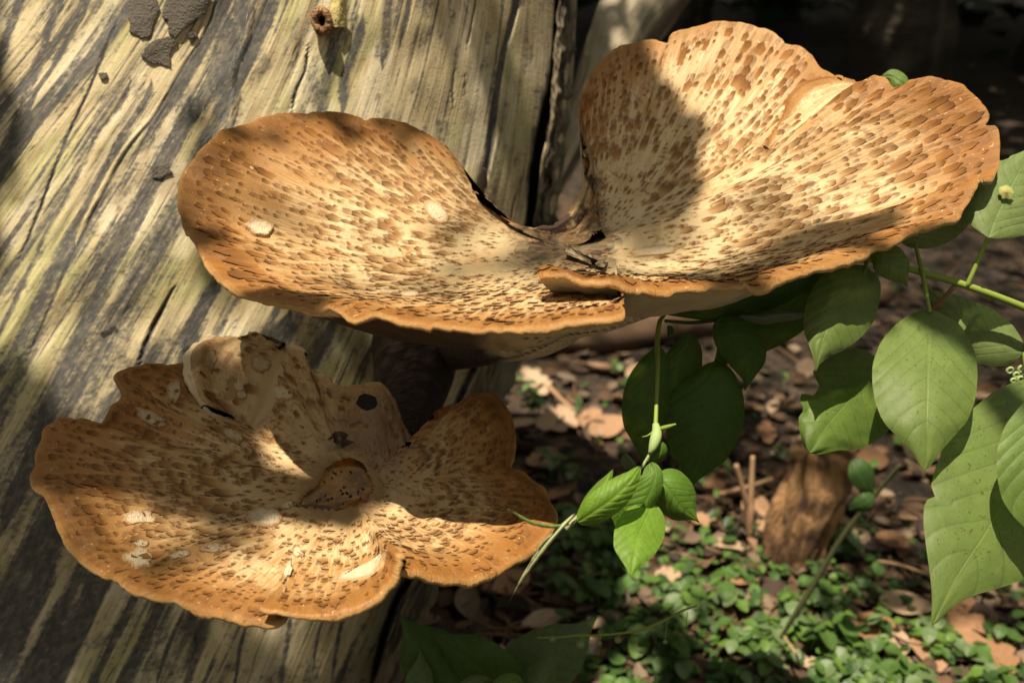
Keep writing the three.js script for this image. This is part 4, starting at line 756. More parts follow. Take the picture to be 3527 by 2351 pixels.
// dogwood branch reaching in from the right, in the sun
{
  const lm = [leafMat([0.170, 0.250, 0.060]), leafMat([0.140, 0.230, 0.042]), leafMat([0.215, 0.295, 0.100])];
  const t = thing('dogwood_branch', 'green leafy branch with broad ovate leaves reaching in from the right edge', 'branch');
  const L = (m, wl, wr, o, label) => part('leaf', leafGeo(m, wl, wr, o), lm[o.m ?? 0], t, label);
  part('stem', tube([[2800, 912, 0.735, 8], [2900, 903, 0.735, 10], [2985, 893, 0.735, 11], [3060, 905, 0.738, 10], [3140, 928, 0.74, 12], [3280, 968, 0.745, 13], [3420, 1016, 0.75, 13], [3560, 1072, 0.755, 14], [3800, 1180, 0.77, 15]], 60, 10, 0.05), stemM, t);
  for (const p of [[[3152, 840, 0.748, 6], [3162, 880, 0.743, 7], [3174, 925, 0.738, 8], [3188, 1000, 0.725, 8], [3203, 1075, 0.715, 6]], [[3330, 985, 0.745, 9], [3350, 940, 0.742, 8], [3385, 860, 0.738, 7], [3406, 812, 0.735, 6]], [[3040, 850, 0.745, 6], [3052, 830, 0.748, 6], [3084, 806, 0.752, 5]], [[2985, 893, 0.735, 8], [2983, 912, 0.73, 7], [2975, 945, 0.722, 5]], [[2990, 890, 0.735, 7], [2994, 868, 0.73, 7], [2999, 850, 0.725, 5]], [[2972, 872, 0.74, 5], [2985, 872, 0.735, 12], [3000, 872, 0.73, 7]]])
    part('petiole', tube(p, 16, 8), stemM, t);
  part('petiole', tube([[3286, 988, 0.745, 8], [3255, 1020, 0.755, 8], [3211, 1062, 0.77, 7], [3190, 1090, 0.78, 6]], 16, 8), stemRed, t, 'reddish leaf stalk');
  L([[3203, 1062, 0.722], [3202, 1150, 0.700], [3196, 1300, 0.672], [3192, 1450, 0.656], [3190, 1560, 0.652], [3184, 1622, 0.652]], 172, 192, { peak: 0.80, drip: 0.45, pow: 0.68, cup: 0.010, bites: [[0.03, -1, 0.03, 0.3]] }, 'largest ovate leaf, hanging in the middle of the branch');
  L([[2981, 914, 0.73], [2960, 955, 0.718], [2905, 1020, 0.703], [2862, 1100, 0.692], [2825, 1200, 0.686], [2808, 1282, 0.686]], 135, 105, { cup: 0.010, tl: 0.004, drip: 0.7, peak: 0.72 }, 'pointed leaf just below the right-hand cap rim');
  L([[2998, 868, 0.722], [3030, 880, 0.712], [3080, 920, 0.710], [3128, 988, 0.718]], 62, 56, { m: 0, drip: 0.5, peak: 0.74, ns: 28 });
  L([[3083, 806, 0.75], [3140, 800, 0.748], [3230, 760, 0.75], [3310, 700, 0.755], [3385, 610, 0.762]], 60, 82, { m: 2, cup: 0.012, peak: 0.8 }, 'pale leaf half hidden by the right-hand cap rim');
  const spot = L([[3405, 818, 0.722], [3425, 760, 0.725], [3470, 665, 0.732], [3520, 570, 0.745], [3560, 500, 0.76]], 130, 150, { m: 2, cup: 0.010, peak: 0.7, drip: 0.5, bites: [[0.75, -1, 0.06, 0.15]] }, 'pale leaf at the right edge with a yellow blotch');
  { const c = at(3467, 660, 0.722), ring = [], u = []; for (const r of [0.01, 0.55, 0.8, 1]) for (let i = 0; i < 20; i++) { const a = i / 10 * Math.PI, k = r * 28 * (1 + 0.7 * (fbm(i * 0.6, 7, 2) - 0.5)); ring.push(at(3467 + Math.cos(a) * k * 1.05, 662 + Math.sin(a) * k, 0.7245 + 0.002 * r)); u.push(0, 0); }
    const g = gridGeo(ring, 20, 4, u, V(0, 0.4, 1), true); paintV(g, (p, i) => i < 20 ? [0.22, 0.16, 0.07] : i < 40 ? [0.33, 0.33, 0.10] : i < 60 ? [0.30, 0.33, 0.09] : [0.18, 0.25, 0.08]); g.translate(-spot.position.x, 0, 0); part('leaf_blotch', g, mat({ vertexColors: true, roughness: 0.7 }), spot); }
  L([[3525, 1212, 0.775], [3450, 1180, 0.772], [3330, 1110, 0.775], [3230, 1030, 0.785], [3165, 975, 0.80]], 105, 85, { m: 2, peak: 0.7, cup: 0.008 }, 'leaf behind the largest one, pale at its right end');
  part('petiole', tube([[3525, 1212, 0.775, 6], [3532, 1260, 0.775, 7], [3540, 1300, 0.775, 7]], 8, 8), stemM, t);
  L([[3050, 1268, 0.755], [2990, 1310, 0.742], [2900, 1405, 0.722], [2830, 1490, 0.708], [2790, 1560, 0.702]], 170, 158, { m: 1, peak: 0.76, pow: 0.55, drip: 0.2, cup: 0.010, rip: 0.010, bites: [[0.55, 1, 0.10, 0.30], [0.22, -1, 0.08, 0.15], [0.74, 1, 0.05, 0.15]] }, 'chewed leaf with ragged edge left of the largest leaf');
  L([[3700, 1330, 0.73], [3610, 1470, 0.705], [3500, 1660, 0.675], [3390, 1840, 0.652], [3280, 2010, 0.638], [3210, 2155, 0.634]], 250, 275, { m: 0, peak: 0.74, pow: 0.7, cup: 0.008, drip: 0.62, bites: [[0.52, -1, 0.03, 0.10], [0.60, 1, 0.03, 0.12]] }, 'very large leaf hanging at the lower right corner of the branch');
  L([[3640, 1330, 0.79], [3560, 1350, 0.79], [3480, 1375, 0.795], [3395, 1400, 0.80]], 70, 70, { m: 1, peak: 0.7 }, 'shaded leaf at the right edge');
  L([[3640, 1340, 0.655], [3610, 1450, 0.645], [3580, 1600, 0.635], [3570, 1760, 0.63], [3600, 1900, 0.63]], 120, 150, { m: 1, peak: 0.8 });
  { const e = []; for (const [x, y, r] of [[3478, 1275, 10], [3500, 1290, 8], [3490, 1310, 7], [3520, 1270, 12], [3515, 1305, 9]]) { const g = new THREE.TorusGeometry(r / pxm(0.78), 0.0011, 6, 14); g.applyMatrix4(new THREE.Matrix4().makeTranslation(...arr(at(x, y, 0.78)))); e.push(g); } part('chewed_leaf', mergeGeometries(e), mat({ c: [0.30, 0.40, 0.16] }), t, 'lacy remains of a leaf eaten down to its veins'); }
  // far leaf peeping over the cap
  L([[3130, 300, 0.86], [3100, 280, 0.86], [3070, 262, 0.865], [3030, 262, 0.87]], 40, 30, { m: 1, ns: 20 });
}
// shaded sprig under the right half of the cap
{
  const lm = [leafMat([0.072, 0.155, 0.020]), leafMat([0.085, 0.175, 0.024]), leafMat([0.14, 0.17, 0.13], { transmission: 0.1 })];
  const t = thing('dogwood_branch', 'deep green leaves hanging in the shade below the right half of the upper fungus', 'branch');
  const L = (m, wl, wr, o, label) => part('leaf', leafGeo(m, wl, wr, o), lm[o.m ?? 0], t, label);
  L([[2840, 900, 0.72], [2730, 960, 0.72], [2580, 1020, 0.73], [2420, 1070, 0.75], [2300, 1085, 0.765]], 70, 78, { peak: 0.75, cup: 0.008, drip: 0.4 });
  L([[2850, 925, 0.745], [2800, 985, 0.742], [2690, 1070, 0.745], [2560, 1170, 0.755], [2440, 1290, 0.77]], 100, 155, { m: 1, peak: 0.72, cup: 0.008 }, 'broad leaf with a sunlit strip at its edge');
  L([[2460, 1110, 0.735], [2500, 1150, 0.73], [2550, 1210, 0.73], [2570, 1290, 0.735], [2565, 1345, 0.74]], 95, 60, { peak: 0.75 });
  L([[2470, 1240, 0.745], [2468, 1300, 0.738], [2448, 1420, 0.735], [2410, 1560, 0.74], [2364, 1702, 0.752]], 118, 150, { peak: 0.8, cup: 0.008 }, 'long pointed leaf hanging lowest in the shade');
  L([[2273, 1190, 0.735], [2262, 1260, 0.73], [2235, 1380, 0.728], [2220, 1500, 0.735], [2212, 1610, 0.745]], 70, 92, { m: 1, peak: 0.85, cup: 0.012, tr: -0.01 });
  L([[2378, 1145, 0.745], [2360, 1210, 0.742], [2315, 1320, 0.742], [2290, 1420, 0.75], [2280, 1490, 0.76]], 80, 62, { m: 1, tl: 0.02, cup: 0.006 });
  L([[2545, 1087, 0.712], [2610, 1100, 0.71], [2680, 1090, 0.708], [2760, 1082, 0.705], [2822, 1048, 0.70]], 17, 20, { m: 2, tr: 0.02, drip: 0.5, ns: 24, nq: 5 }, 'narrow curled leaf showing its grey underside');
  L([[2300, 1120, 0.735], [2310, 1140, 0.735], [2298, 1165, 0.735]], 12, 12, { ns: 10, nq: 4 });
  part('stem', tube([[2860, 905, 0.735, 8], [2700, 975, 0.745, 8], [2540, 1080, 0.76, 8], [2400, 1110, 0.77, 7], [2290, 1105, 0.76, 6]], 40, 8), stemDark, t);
}
// climbing stalk with bud, and the bright sprig at its foot
{
  const lm = [leafMat([0.175, 0.320, 0.030], { transmission: 0.4 }), leafMat([0.120, 0.240, 0.026], { transmission: 0.4 }), leafMat([0.13, 0.19, 0.08])];
  const t = thing('climbing_sprig', 'bright yellow-green young sprig hanging on a thin stalk beside the lower fungus', 'plant');
  const L = (m, wl, wr, o, label) => part('leaf', leafGeo(m, wl, wr, o), lm[o.m ?? 0], t, label);
  part('stem', tube([[2290, 1082, 0.74, 6], [2272, 1110, 0.725, 8], [2264, 1180, 0.715, 10], [2266, 1250, 0.70, 8], [2262, 1360, 0.685, 7], [2258, 1470, 0.672, 8]], 40, 10), stemM, t);
  const fuzz = mat({ c: [0.26, 0.36, 0.14], roughness: 0.8, sheen: 1, sheenRoughness: 0.6 });
  part('bud', tube([[2258, 1462, 0.672, 12], [2262, 1485, 0.668, 17], [2258, 1510, 0.664, 20], [2248, 1540, 0.662, 15], [2238, 1560, 0.662, 6]], 20, 12, 0.12), fuzz, t, 'hairy green bud at the stalk end');
  for (const p of [[[2258, 1480, 0.67, 5], [2290, 1472, 0.665, 8], [2328, 1460, 0.66, 3]], [[2250, 1485, 0.67, 3], [2230, 1500, 0.667, 2.5], [2212, 1504, 0.665, 1.5]]]) part('tendril', tube(p, 12, 6), stemM, t);
  L([[2262, 1520, 0.665], [2275, 1545, 0.665], [2255, 1575, 0.667], [2215, 1590, 0.668]], 26, 30, { m: 1, ns: 20 });
  L([[2150, 1560, 0.655], [2165, 1590, 0.655], [2180, 1610, 0.655], [2162, 1626, 0.655]], 16, 26, { m: 2, ns: 18 });
  part('stem', tube([[1950, 1822, 0.625, 8], [1975, 1795, 0.625, 9], [2000, 1770, 0.63, 8], [2100, 1690, 0.645, 6], [2200, 1620, 0.66, 6], [2240, 1560, 0.664, 5]], 30, 8, 0.1), mat({ c: [0.24, 0.26, 0.12], roughness: 0.7 }), t);
  L([[1988, 1790, 0.622], [2010, 1760, 0.618], [2055, 1700, 0.618], [2090, 1650, 0.622], [2112, 1614, 0.626]], 26, 40, { peak: 0.85, tl: 0.01, drip: 0.3 });
  L([[1990, 1797, 0.618], [2040, 1765, 0.612], [2110, 1715, 0.610], [2175, 1650, 0.615], [2205, 1605, 0.622]], 58, 50, { peak: 0.8, pow: 0.6, drip: 0.2, tl: -0.002, cup: 0.006 }, 'lightest leaf of the sprig');
  L([[2240, 1590, 0.645], [2255, 1640, 0.64], [2225, 1720, 0.64], [2170, 1790, 0.645], [2128, 1815, 0.65]], 36, 62, { m: 1, peak: 0.8, pow: 0.6, drip: 0.2 });
  L([[2250, 1730, 0.648], [2230, 1775, 0.636], [2195, 1850, 0.618], [2180, 1920, 0.607], [2172, 1986, 0.602]], 86, 84, { m: 0, peak: 0.80, drip: 0.5, pow: 0.7 }, 'leaf pointing straight down below the sprig');
  L([[2255, 1640, 0.655], [2300, 1680, 0.65], [2345, 1740, 0.652], [2410, 1800, 0.66]], 76, 68, { m: 1, peak: 0.72, pow: 0.6, drip: 0.75, cup: 0.012 });
  L([[2100, 1700, 0.65], [2130, 1760, 0.652], [2120, 1820, 0.655]], 40, 40, { m: 1, ns: 20 });
}
// grass
{
  const gm = mat({ c: [0.17, 0.25, 0.06], roughness: 0.5, transmission: 0.25, thickness: 0 }), gm2 = mat({ c: [0.26, 0.29, 0.14], roughness: 0.55 });
  const t = thing('grass_sprig', 'thin grass blades crossing the right rim of the lower fungus', 'grass blade');
  part('blade', leafGeo([[1965, 1805, 0.622], [1900, 1812, 0.612], [1830, 1798, 0.602], [1770, 1765, 0.597], [1714, 1732, 0.597]], 7, 7, { peak: 0.6, drip: 0.8, ns: 40, nq: 3, cup: 0.002 }), gm, t);
  part('blade', leafGeo([[1982, 1766, 0.622], [1935, 1815, 0.616], [1880, 1880, 0.615], [1810, 1975, 0.62], [1745, 2086, 0.63]], 9, 10, { peak: 0.7, drip: 0.8, ns: 40, nq: 3, cup: 0.003 }), gm2, t);
  part('blade', leafGeo([[1940, 1820, 0.618], [1880, 1865, 0.616], [1840, 1920, 0.617], [1812, 1965, 0.62]], 6, 9, { peak: 0.7, ns: 30, nq: 3 }), gm2, t);
}
// dark broad leaves at the bottom edge
{
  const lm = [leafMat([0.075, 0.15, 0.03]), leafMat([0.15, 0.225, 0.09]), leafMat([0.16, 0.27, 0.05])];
  const t = thing('broadleaf_herb', 'dark broad-leaved herb at the foot of the trunk by the lower frame edge', 'plant');
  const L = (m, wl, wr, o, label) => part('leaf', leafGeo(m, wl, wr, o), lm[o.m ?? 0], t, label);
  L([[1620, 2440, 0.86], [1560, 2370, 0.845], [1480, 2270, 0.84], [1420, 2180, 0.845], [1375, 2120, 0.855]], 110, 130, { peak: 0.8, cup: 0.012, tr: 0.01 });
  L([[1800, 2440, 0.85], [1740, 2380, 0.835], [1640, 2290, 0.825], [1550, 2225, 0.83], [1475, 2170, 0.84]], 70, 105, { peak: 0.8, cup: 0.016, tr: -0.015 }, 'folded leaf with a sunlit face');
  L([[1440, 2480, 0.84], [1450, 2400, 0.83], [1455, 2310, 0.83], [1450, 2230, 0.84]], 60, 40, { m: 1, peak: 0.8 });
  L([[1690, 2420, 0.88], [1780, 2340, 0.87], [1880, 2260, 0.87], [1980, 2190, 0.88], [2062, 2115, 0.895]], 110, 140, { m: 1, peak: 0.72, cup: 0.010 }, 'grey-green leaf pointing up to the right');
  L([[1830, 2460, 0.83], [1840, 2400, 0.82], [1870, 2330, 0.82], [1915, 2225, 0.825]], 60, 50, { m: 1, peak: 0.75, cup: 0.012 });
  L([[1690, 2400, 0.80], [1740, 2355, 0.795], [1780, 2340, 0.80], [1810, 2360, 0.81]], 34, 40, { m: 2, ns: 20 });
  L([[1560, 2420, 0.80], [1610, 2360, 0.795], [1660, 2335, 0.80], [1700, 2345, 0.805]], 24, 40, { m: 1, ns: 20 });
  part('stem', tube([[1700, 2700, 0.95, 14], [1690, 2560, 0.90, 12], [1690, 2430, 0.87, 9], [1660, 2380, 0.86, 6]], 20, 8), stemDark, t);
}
// slender stalk with little round seed cases
{
  const t = thing('seed_stalk', 'slender leaning stalk with tiny round seed cases above the bottom leaves', 'plant');
  part('stem', tube([[1985, 2188, 0.83, 4], [2080, 2186, 0.835, 4], [2200, 2170, 0.845, 5], [2280, 2140, 0.855, 5], [2345, 2105, 0.87, 4], [2400, 2085, 0.88, 3]], 40, 6), stemM, t);
  const sm = mat({ c: [0.26, 0.33, 0.12], roughness: 0.6, transmission: 0.3, thickness: 0 });
  for (const [x, y, d, r, yy] of [[2064, 2213, 0.835, 9, 2186], [2128, 2203, 0.84, 13, 2180], [1998, 2218, 0.83, 15, 2188], [1902, 2200, 0.83, 12, 2190], [2312, 2105, 0.86, 9, 2125], [2290, 2210, 0.855, 8, 2140], [2360, 2172, 0.87, 9, 2105], [2330, 2122, 0.865, 10, 2112]]) {
    const g = new THREE.SphereGeometry(r / pxm(d), 12, 8); g.scale(1, 0.85, 1); g.translate(...arr(at(x, y, d))); part('seed_case', g, sm, t);
    part('seed_stem', tube([[x, y, d, 1.6], [(x + x + 8) / 2, (y + yy) / 2, d, 1.6], [x + 8, yy, d, 1.6]], 6, 5), stemM, t);
  }
  part('stem', tube([[1850, 2195, 0.83, 3], [1920, 2194, 0.83, 3], [1985, 2188, 0.83, 4]], 8, 6), stemM, t);
}
// dark sapling slanting up behind
{
  const t = thing('sapling', 'thin dark sapling stem slanting across the litter with two hanging oval leaves', 'plant');
  part('stem', tube([[2690, 2195, 1.368, 6], [2730, 2130, 1.350, 9], [2780, 2050, 1.332, 10], [2850, 1930, 1.308, 10], [2920, 1820, 1.284, 9], [3010, 1710, 1.260, 8], [3100, 1600, 1.224, 7]], 40, 8), mat({ c: [0.055, 0.06, 0.022], roughness: 0.7 }), t);
  const m = leafMat([0.06, 0.13, 0.03]);
  part('leaf', leafGeo([[2935, 1580, 1.200], [2960, 1620, 1.194], [2985, 1670, 1.200], [3008, 1712, 1.212]], 44, 44, { drip: 0.2, ns: 20 }), m, t);
  part('leaf', leafGeo([[3010, 1700, 1.200], [2985, 1720, 1.194], [2950, 1740, 1.200], [2920, 1756, 1.212]], 34, 28, { drip: 0.3, ns: 20 }), m, t);
}
// ---------------------------------------------------------------- on the ground
// says where on the forest floor a small thing lies
const LANDMARKS = [[2790, 1740, 'the rotten wood'], [2580, 1700, 'the two dry stalks'], [2150, 1800, 'the bright hanging sprig'], [1900, 1740, 'the lower fungus rim'], [3190, 1600, 'the tip of the largest leaf'], [3215, 2140, 'the tip of the very large corner leaf'], [1760, 2070, 'the hanging grass tip'], [2200, 2170, 'the thin seed stalk'], [2360, 1690, 'the long shaded leaf tip'], [1850, 1260, 'the upper fungus stem'], [2700, 2200, 'the foot of the slanting sapling'], [2960, 1690, 'the two hanging oval leaves'], [3480, 1950, 'the right frame edge'], [2440, 2330, 'the bottom frame edge centre'], [3000, 2330, 'the bottom frame edge below the sapling'], [1690, 2200, 'the broad dark herb'], [3420, 350, 'the right-hand cap tip']];
function placed(x, y) {
  let best = null, bd = 1e9; for (const l of LANDMARKS) { const d = Math.hypot(x - l[0], (y - l[1]) * 1.3); if (d < bd) { bd = d; best = l; } }
  const dx = x - best[0], dy = (y - best[1]) * 1.3, side = Math.abs(dx) > 2.2 * Math.abs(dy) ? (dx < 0 ? 'left of' : 'right of') : Math.abs(dy) > 2.2 * Math.abs(dx) ? (dy < 0 ? 'behind' : 'in front of') : dy < 0 ? (dx < 0 ? 'back left of' : 'back right of') : dx < 0 ? 'front left of' : 'front right of';
  return (bd < 70 ? 'close ' : bd > 190 ? 'well ' : '') + side + ' ' + best[2];
}
const gp = (px, py) => { const p = onGround(px, py); p.y = groundH(p.x, p.z); return p; };
// rotten wood standing in the litter
{
  const b = gp(2760, 1925), d = toPx(b)[2];
  const t = thing('rotten_wood', 'upright chunk of crumbling brown rotten wood in the leaf litter', 'dead wood');
  const P = [], U = [], n = 72, k = 60, ax = spline([0, 0.25, 0.5, 0.75, 1], [[2720, 1985, d + 0.01, 92], [2745, 1880, d, 112], [2775, 1770, d - 0.012, 116], [2805, 1660, d - 0.022, 112], [2815, 1575, d - 0.03, 96]]);
  for (let j = 0; j <= k; j++) for (let i = 0; i < n; i++) {
    const t = Math.min(1, j / (k - 6)), a = i / n * 2 * Math.PI, [x, y, dd, rr] = ax(t), u = i / n * 8, close = j > k - 6 ? 1 - (j - k + 6) / 6 : 1;
    const fr = 0.45 + 0.85 * fbm(Math.cos(a) * 1.3 + 5, Math.sin(a) * 1.3 + t * 2.2, 2) + 0.34 * (fbm(Math.cos(a) * 5 + 3, Math.sin(a) * 5 + t * 1.6, 3) - 0.5) + 0.18 * (fbm(i * 0.9, t * 5, 2) - 0.5) + 0.16 * (fbm(i * 0.3, t * 11, 3) - 0.5);
    const q = at(x, y, dd), r = rr / pxm(dd) * fr * close * (t < 0.1 ? 1.15 : 1);
    P.push(V(q.x + Math.cos(a) * r * 1.1, q.y + (t > 0.8 ? (t - 0.8) * 0.35 * (fbm(Math.cos(a) * 2 + 9, Math.sin(a) * 2, 3) - 0.4) : 0), q.z + Math.sin(a) * r * 0.8)); U.push(u, t * 2);
  }
  const g = gridGeo(P, n, k + 1, U, (i) => { const a = (i % n) / n * 2 * Math.PI; return V(Math.cos(a), 0, Math.sin(a)); }, true);
  part('wood', paintV(g, (p, i) => { const a = i % 72, n = fbm(a / 1.8, p.y * 16, 4), q = fbm(a / 8 + 4, p.y * 40, 3); return mix3([0.075, 0.034, 0.014], [0.44, 0.25, 0.11], sstep(0.3, 0.72, 0.55 * n + 0.45 * q)); }), mat({ vertexColors: true, roughness: 0.95, bumpMap: greyTex(256, 256, (i, j) => fbm(i / 5, j / 26, 4)), bumpScale: 0.006 }), t);
}
{
  const t = thing('fallen_log', 'dark fallen log lying across the litter behind the upper fungus stem', 'log');
  const a = gp(2050, 1180), b = gp(2520, 1120), c = gp(3050, 1060), e = gp(1750, 1200); for (const q of [a, b, c, e]) q.y += 0.03;
  part('log', paintV(tubePts([e, a, b, c], [0.03, 0.036, 0.034, 0.022], 60, 22, 0.25, 2), (p) => mix3([0.035, 0.022, 0.014], [0.15, 0.09, 0.05], fbm(p.x * 30, p.y * 60, 4))), mat({ vertexColors: true, roughness: 0.95 }), t);
}
// sticks
{
  const st = mat({ vertexColors: true, roughness: 0.85 });
  const stick = (list, label, lift) => { const t = thing('stick', label, 'stick'); part('stick', paintV(tube(list, 24, 8, 0.2), (p) => mix3([0.20, 0.11, 0.055], [0.46, 0.30, 0.17], fbm(p.x * 60, p.y * 60, 3))), st, t); };
  stick([[2535, 1600, 1.593, 9], [2560, 1690, 1.611, 10], [2575, 1760, 1.630, 12], [2582, 1830, 1.643, 13]], 'left of two pale dry stalks standing by the rotten wood');
  stick([[2592, 1570, 1.605, 8], [2588, 1680, 1.618, 10], [2585, 1770, 1.630, 13], [2583, 1840, 1.643, 13]], 'right of two pale dry stalks standing by the rotten wood');
  stick([[2480, 1700, 1.680, 8], [2560, 1680, 1.693, 8], [2660, 1648, 1.705, 7]], 'pale twig lying across the two dry stalks');
  stick([[2615, 1830, 1.605, 12], [2640, 1800, 1.611, 14], [2668, 1770, 1.618, 13]], 'short broken stick at the foot of the rotten wood');
  stick([[2890, 1640, 1.668, 5], [2930, 1680, 1.662, 6], [2960, 1710, 1.655, 5]], 'thin twig right of the rotten wood');
  stick([[3020, 1930, 1.480, 5], [3100, 1945, 1.467, 6], [3190, 1975, 1.455, 5]], 'thin grey twig below the large right-hand leaf');
  stick([[1890, 1330, 2.082, 8], [1960, 1400, 2.006, 9], [2030, 1440, 1.969, 8]], 'light brown twig beside the lower fungus in the sun');
  stick([[2700, 2190, 1.354, 4], [2740, 2250, 1.329, 5], [2760, 2300, 1.304, 4]], 'thin brown twig among the seedlings');
}
// litter: curled dead leaves
function deadLeafGeo(seed, n = 6, m = 4) {
  const r = rng(seed), P = [], U = [], curl = 0.15 + 0.5 * r(), tw = (r() - 0.5) * 0.8, asp = 0.28 + 0.14 * r(), lobes = r() < 0.5 ? 0 : 0.25;
  for (let j = 0; j <= n; j++) for (let i = 0; i <= m; i++) {
    const s = j / n, q = i / m * 2 - 1, w = asp * Math.pow(Math.sin(Math.PI * (0.04 + 0.93 * s)), 0.8) * (1 + lobes * Math.sin(s * 22));
    P.push(V(q * w, curl * (0.35 * q * q * w * 2 + 0.35 * (s - 0.5) ** 2) + tw * q * w * (s - 0.5) + 0.03 * (noise(s * 5 + seed, q * 3) - 0.5), s - 0.5)); U.push((q + 1) / 2, s);
  }
  return gridGeo(P, m + 1, n + 1, U, V(0, 1, 0));
}
const deadTones = [[0.34, 0.20, 0.11], [0.26, 0.135, 0.062], [0.40, 0.28, 0.18], [0.17, 0.085, 0.040], [0.30, 0.16, 0.075], [0.095, 0.052, 0.030], [0.44, 0.33, 0.22]];
const deadMap = colorTex(256, 256, (i, j) => { const n = fbm(i / 20, j / 20, 4), v = veinAt(i / 128 - 1, j / 256); const k = 0.7 + 0.5 * n; const e = v.mid < 1 || v.lat < 0.06 ? 1.12 : 1; return [k * e, k * e * 0.98, k * e * 0.95]; });
{
  const r = rng(9), q = new THREE.Quaternion(), e = new THREE.Euler(), M = new THREE.Matrix4();
  for (let k = 0; k < 3; k++) {
    const n = 800, im = new THREE.InstancedMesh(deadLeafGeo(20 + k), mat({ c: [1, 1, 1], roughness: 0.85, map: deadMap, transmission: 0.08, thickness: 0 }), n);
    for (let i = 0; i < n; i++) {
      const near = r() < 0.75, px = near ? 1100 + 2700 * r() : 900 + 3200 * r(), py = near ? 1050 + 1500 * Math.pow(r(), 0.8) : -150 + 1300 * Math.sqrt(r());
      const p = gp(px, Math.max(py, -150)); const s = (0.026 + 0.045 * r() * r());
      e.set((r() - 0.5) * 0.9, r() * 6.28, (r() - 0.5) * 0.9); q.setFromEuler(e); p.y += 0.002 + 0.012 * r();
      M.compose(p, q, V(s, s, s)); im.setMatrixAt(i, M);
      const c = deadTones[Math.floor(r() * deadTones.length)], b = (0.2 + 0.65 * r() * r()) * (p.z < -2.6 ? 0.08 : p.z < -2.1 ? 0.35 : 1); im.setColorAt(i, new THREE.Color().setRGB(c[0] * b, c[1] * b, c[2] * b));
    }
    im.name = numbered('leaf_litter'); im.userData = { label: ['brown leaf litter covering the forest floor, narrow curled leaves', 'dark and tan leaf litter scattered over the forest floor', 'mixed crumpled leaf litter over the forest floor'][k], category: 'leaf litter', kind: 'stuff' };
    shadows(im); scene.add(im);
  }
  // twig litter
  const tw = [];
  for (let i = 0; i < 420; i++) { const p = gp(1150 + 2500 * r(), 900 + 1600 * r()); const L = 0.03 + 0.09 * r(); const g = new THREE.CylinderGeometry(0.0009 + 0.0016 * r(), 0.001 + 0.002 * r(), L, 5, 1); g.rotateZ(Math.PI / 2 + (r() - 0.5) * 0.5); g.rotateY(r() * 6.28); g.translate(p.x, p.y + 0.008, p.z); tw.push(g); }
  const m = shadows(new THREE.Mesh(mergeGeometries(tw), mat({ c: [0.17, 0.10, 0.06] }))); m.name = 'twig_litter'; m.userData = { label: 'thin broken twigs strewn through the leaf litter', category: 'twigs', kind: 'stuff' }; scene.add(m);
}
// the dead leaves one can tell apart
{
  const r = rng(31), variants = [1, 2, 3, 4].map((s) => deadLeafGeo(50 + s, 10, 6)), mats = deadTones.map((c) => mat({ c, roughness: 0.8, map: deadMap, transmission: 0.12, thickness: 0 }));
  const spots = [[1850, 1330, 150, 6], [1935, 1460, 190, 2], [2030, 1460, 130, 0], [2090, 1490, 150, 0], [1790, 1480, 120, 2], [2180, 1400, 110, 4], [2060, 1260, 120, 0], [2190, 1290, 100, 2], [1870, 1600, 130, 0], [1935, 1700, 150, 4], [2060, 1960, 120, 2], [1760, 2010, 140, 0], [1870, 2130, 150, 6], [1700, 2270, 160, 2], [2050, 2150, 90, 6], [2600, 1760, 150, 0], [2500, 1880, 140, 2], [2420, 1800, 120, 0], [2560, 2000, 120, 4], [3000, 2160, 220, 4], [3080, 2230, 150, 2], [3200, 2250, 190, 0], [3350, 2220, 260, 4], [3440, 2280, 160, 1], [3120, 2100, 180, 2], [3480, 1960, 200, 3], [2700, 1180, 110, 3], [2780, 1420, 130, 1], [2640, 1500, 110, 3], [3300, 2110, 170, 1], [2300, 1980, 90, 2], [2410, 2080, 90, 0], [2790, 2290, 110, 6], [2600, 2220, 100, 2], [3020, 1050, 90, 1], [3440, 330, 60, 2], [3380, 370, 50, 0]];
  for (const [x, y, size, tone] of spots) {
    const p = gp(x, y), t = thing('dead_leaf', ['tan', 'brown', 'pale tan', 'dark brown', 'reddish brown', 'blackish brown', 'buff'][tone] + (size > 150 ? ' broad' : '') + ' dead leaf ' + placed(x, y), 'dead leaf', 'larger dead leaves on the forest floor');
    const m = shadows(new THREE.Mesh(variants[Math.floor(r() * 4)], mats[tone])); m.name = 'blade'; t.add(m);
    t.position.copy(p); t.position.y += 0.014 + 0.006 * r(); t.rotation.set((r() - 0.5) * 0.7, r() * 6.28, (r() - 0.5) * 0.7); t.scale.setScalar(size / pxm(toPx(p)[2]));
  }
}
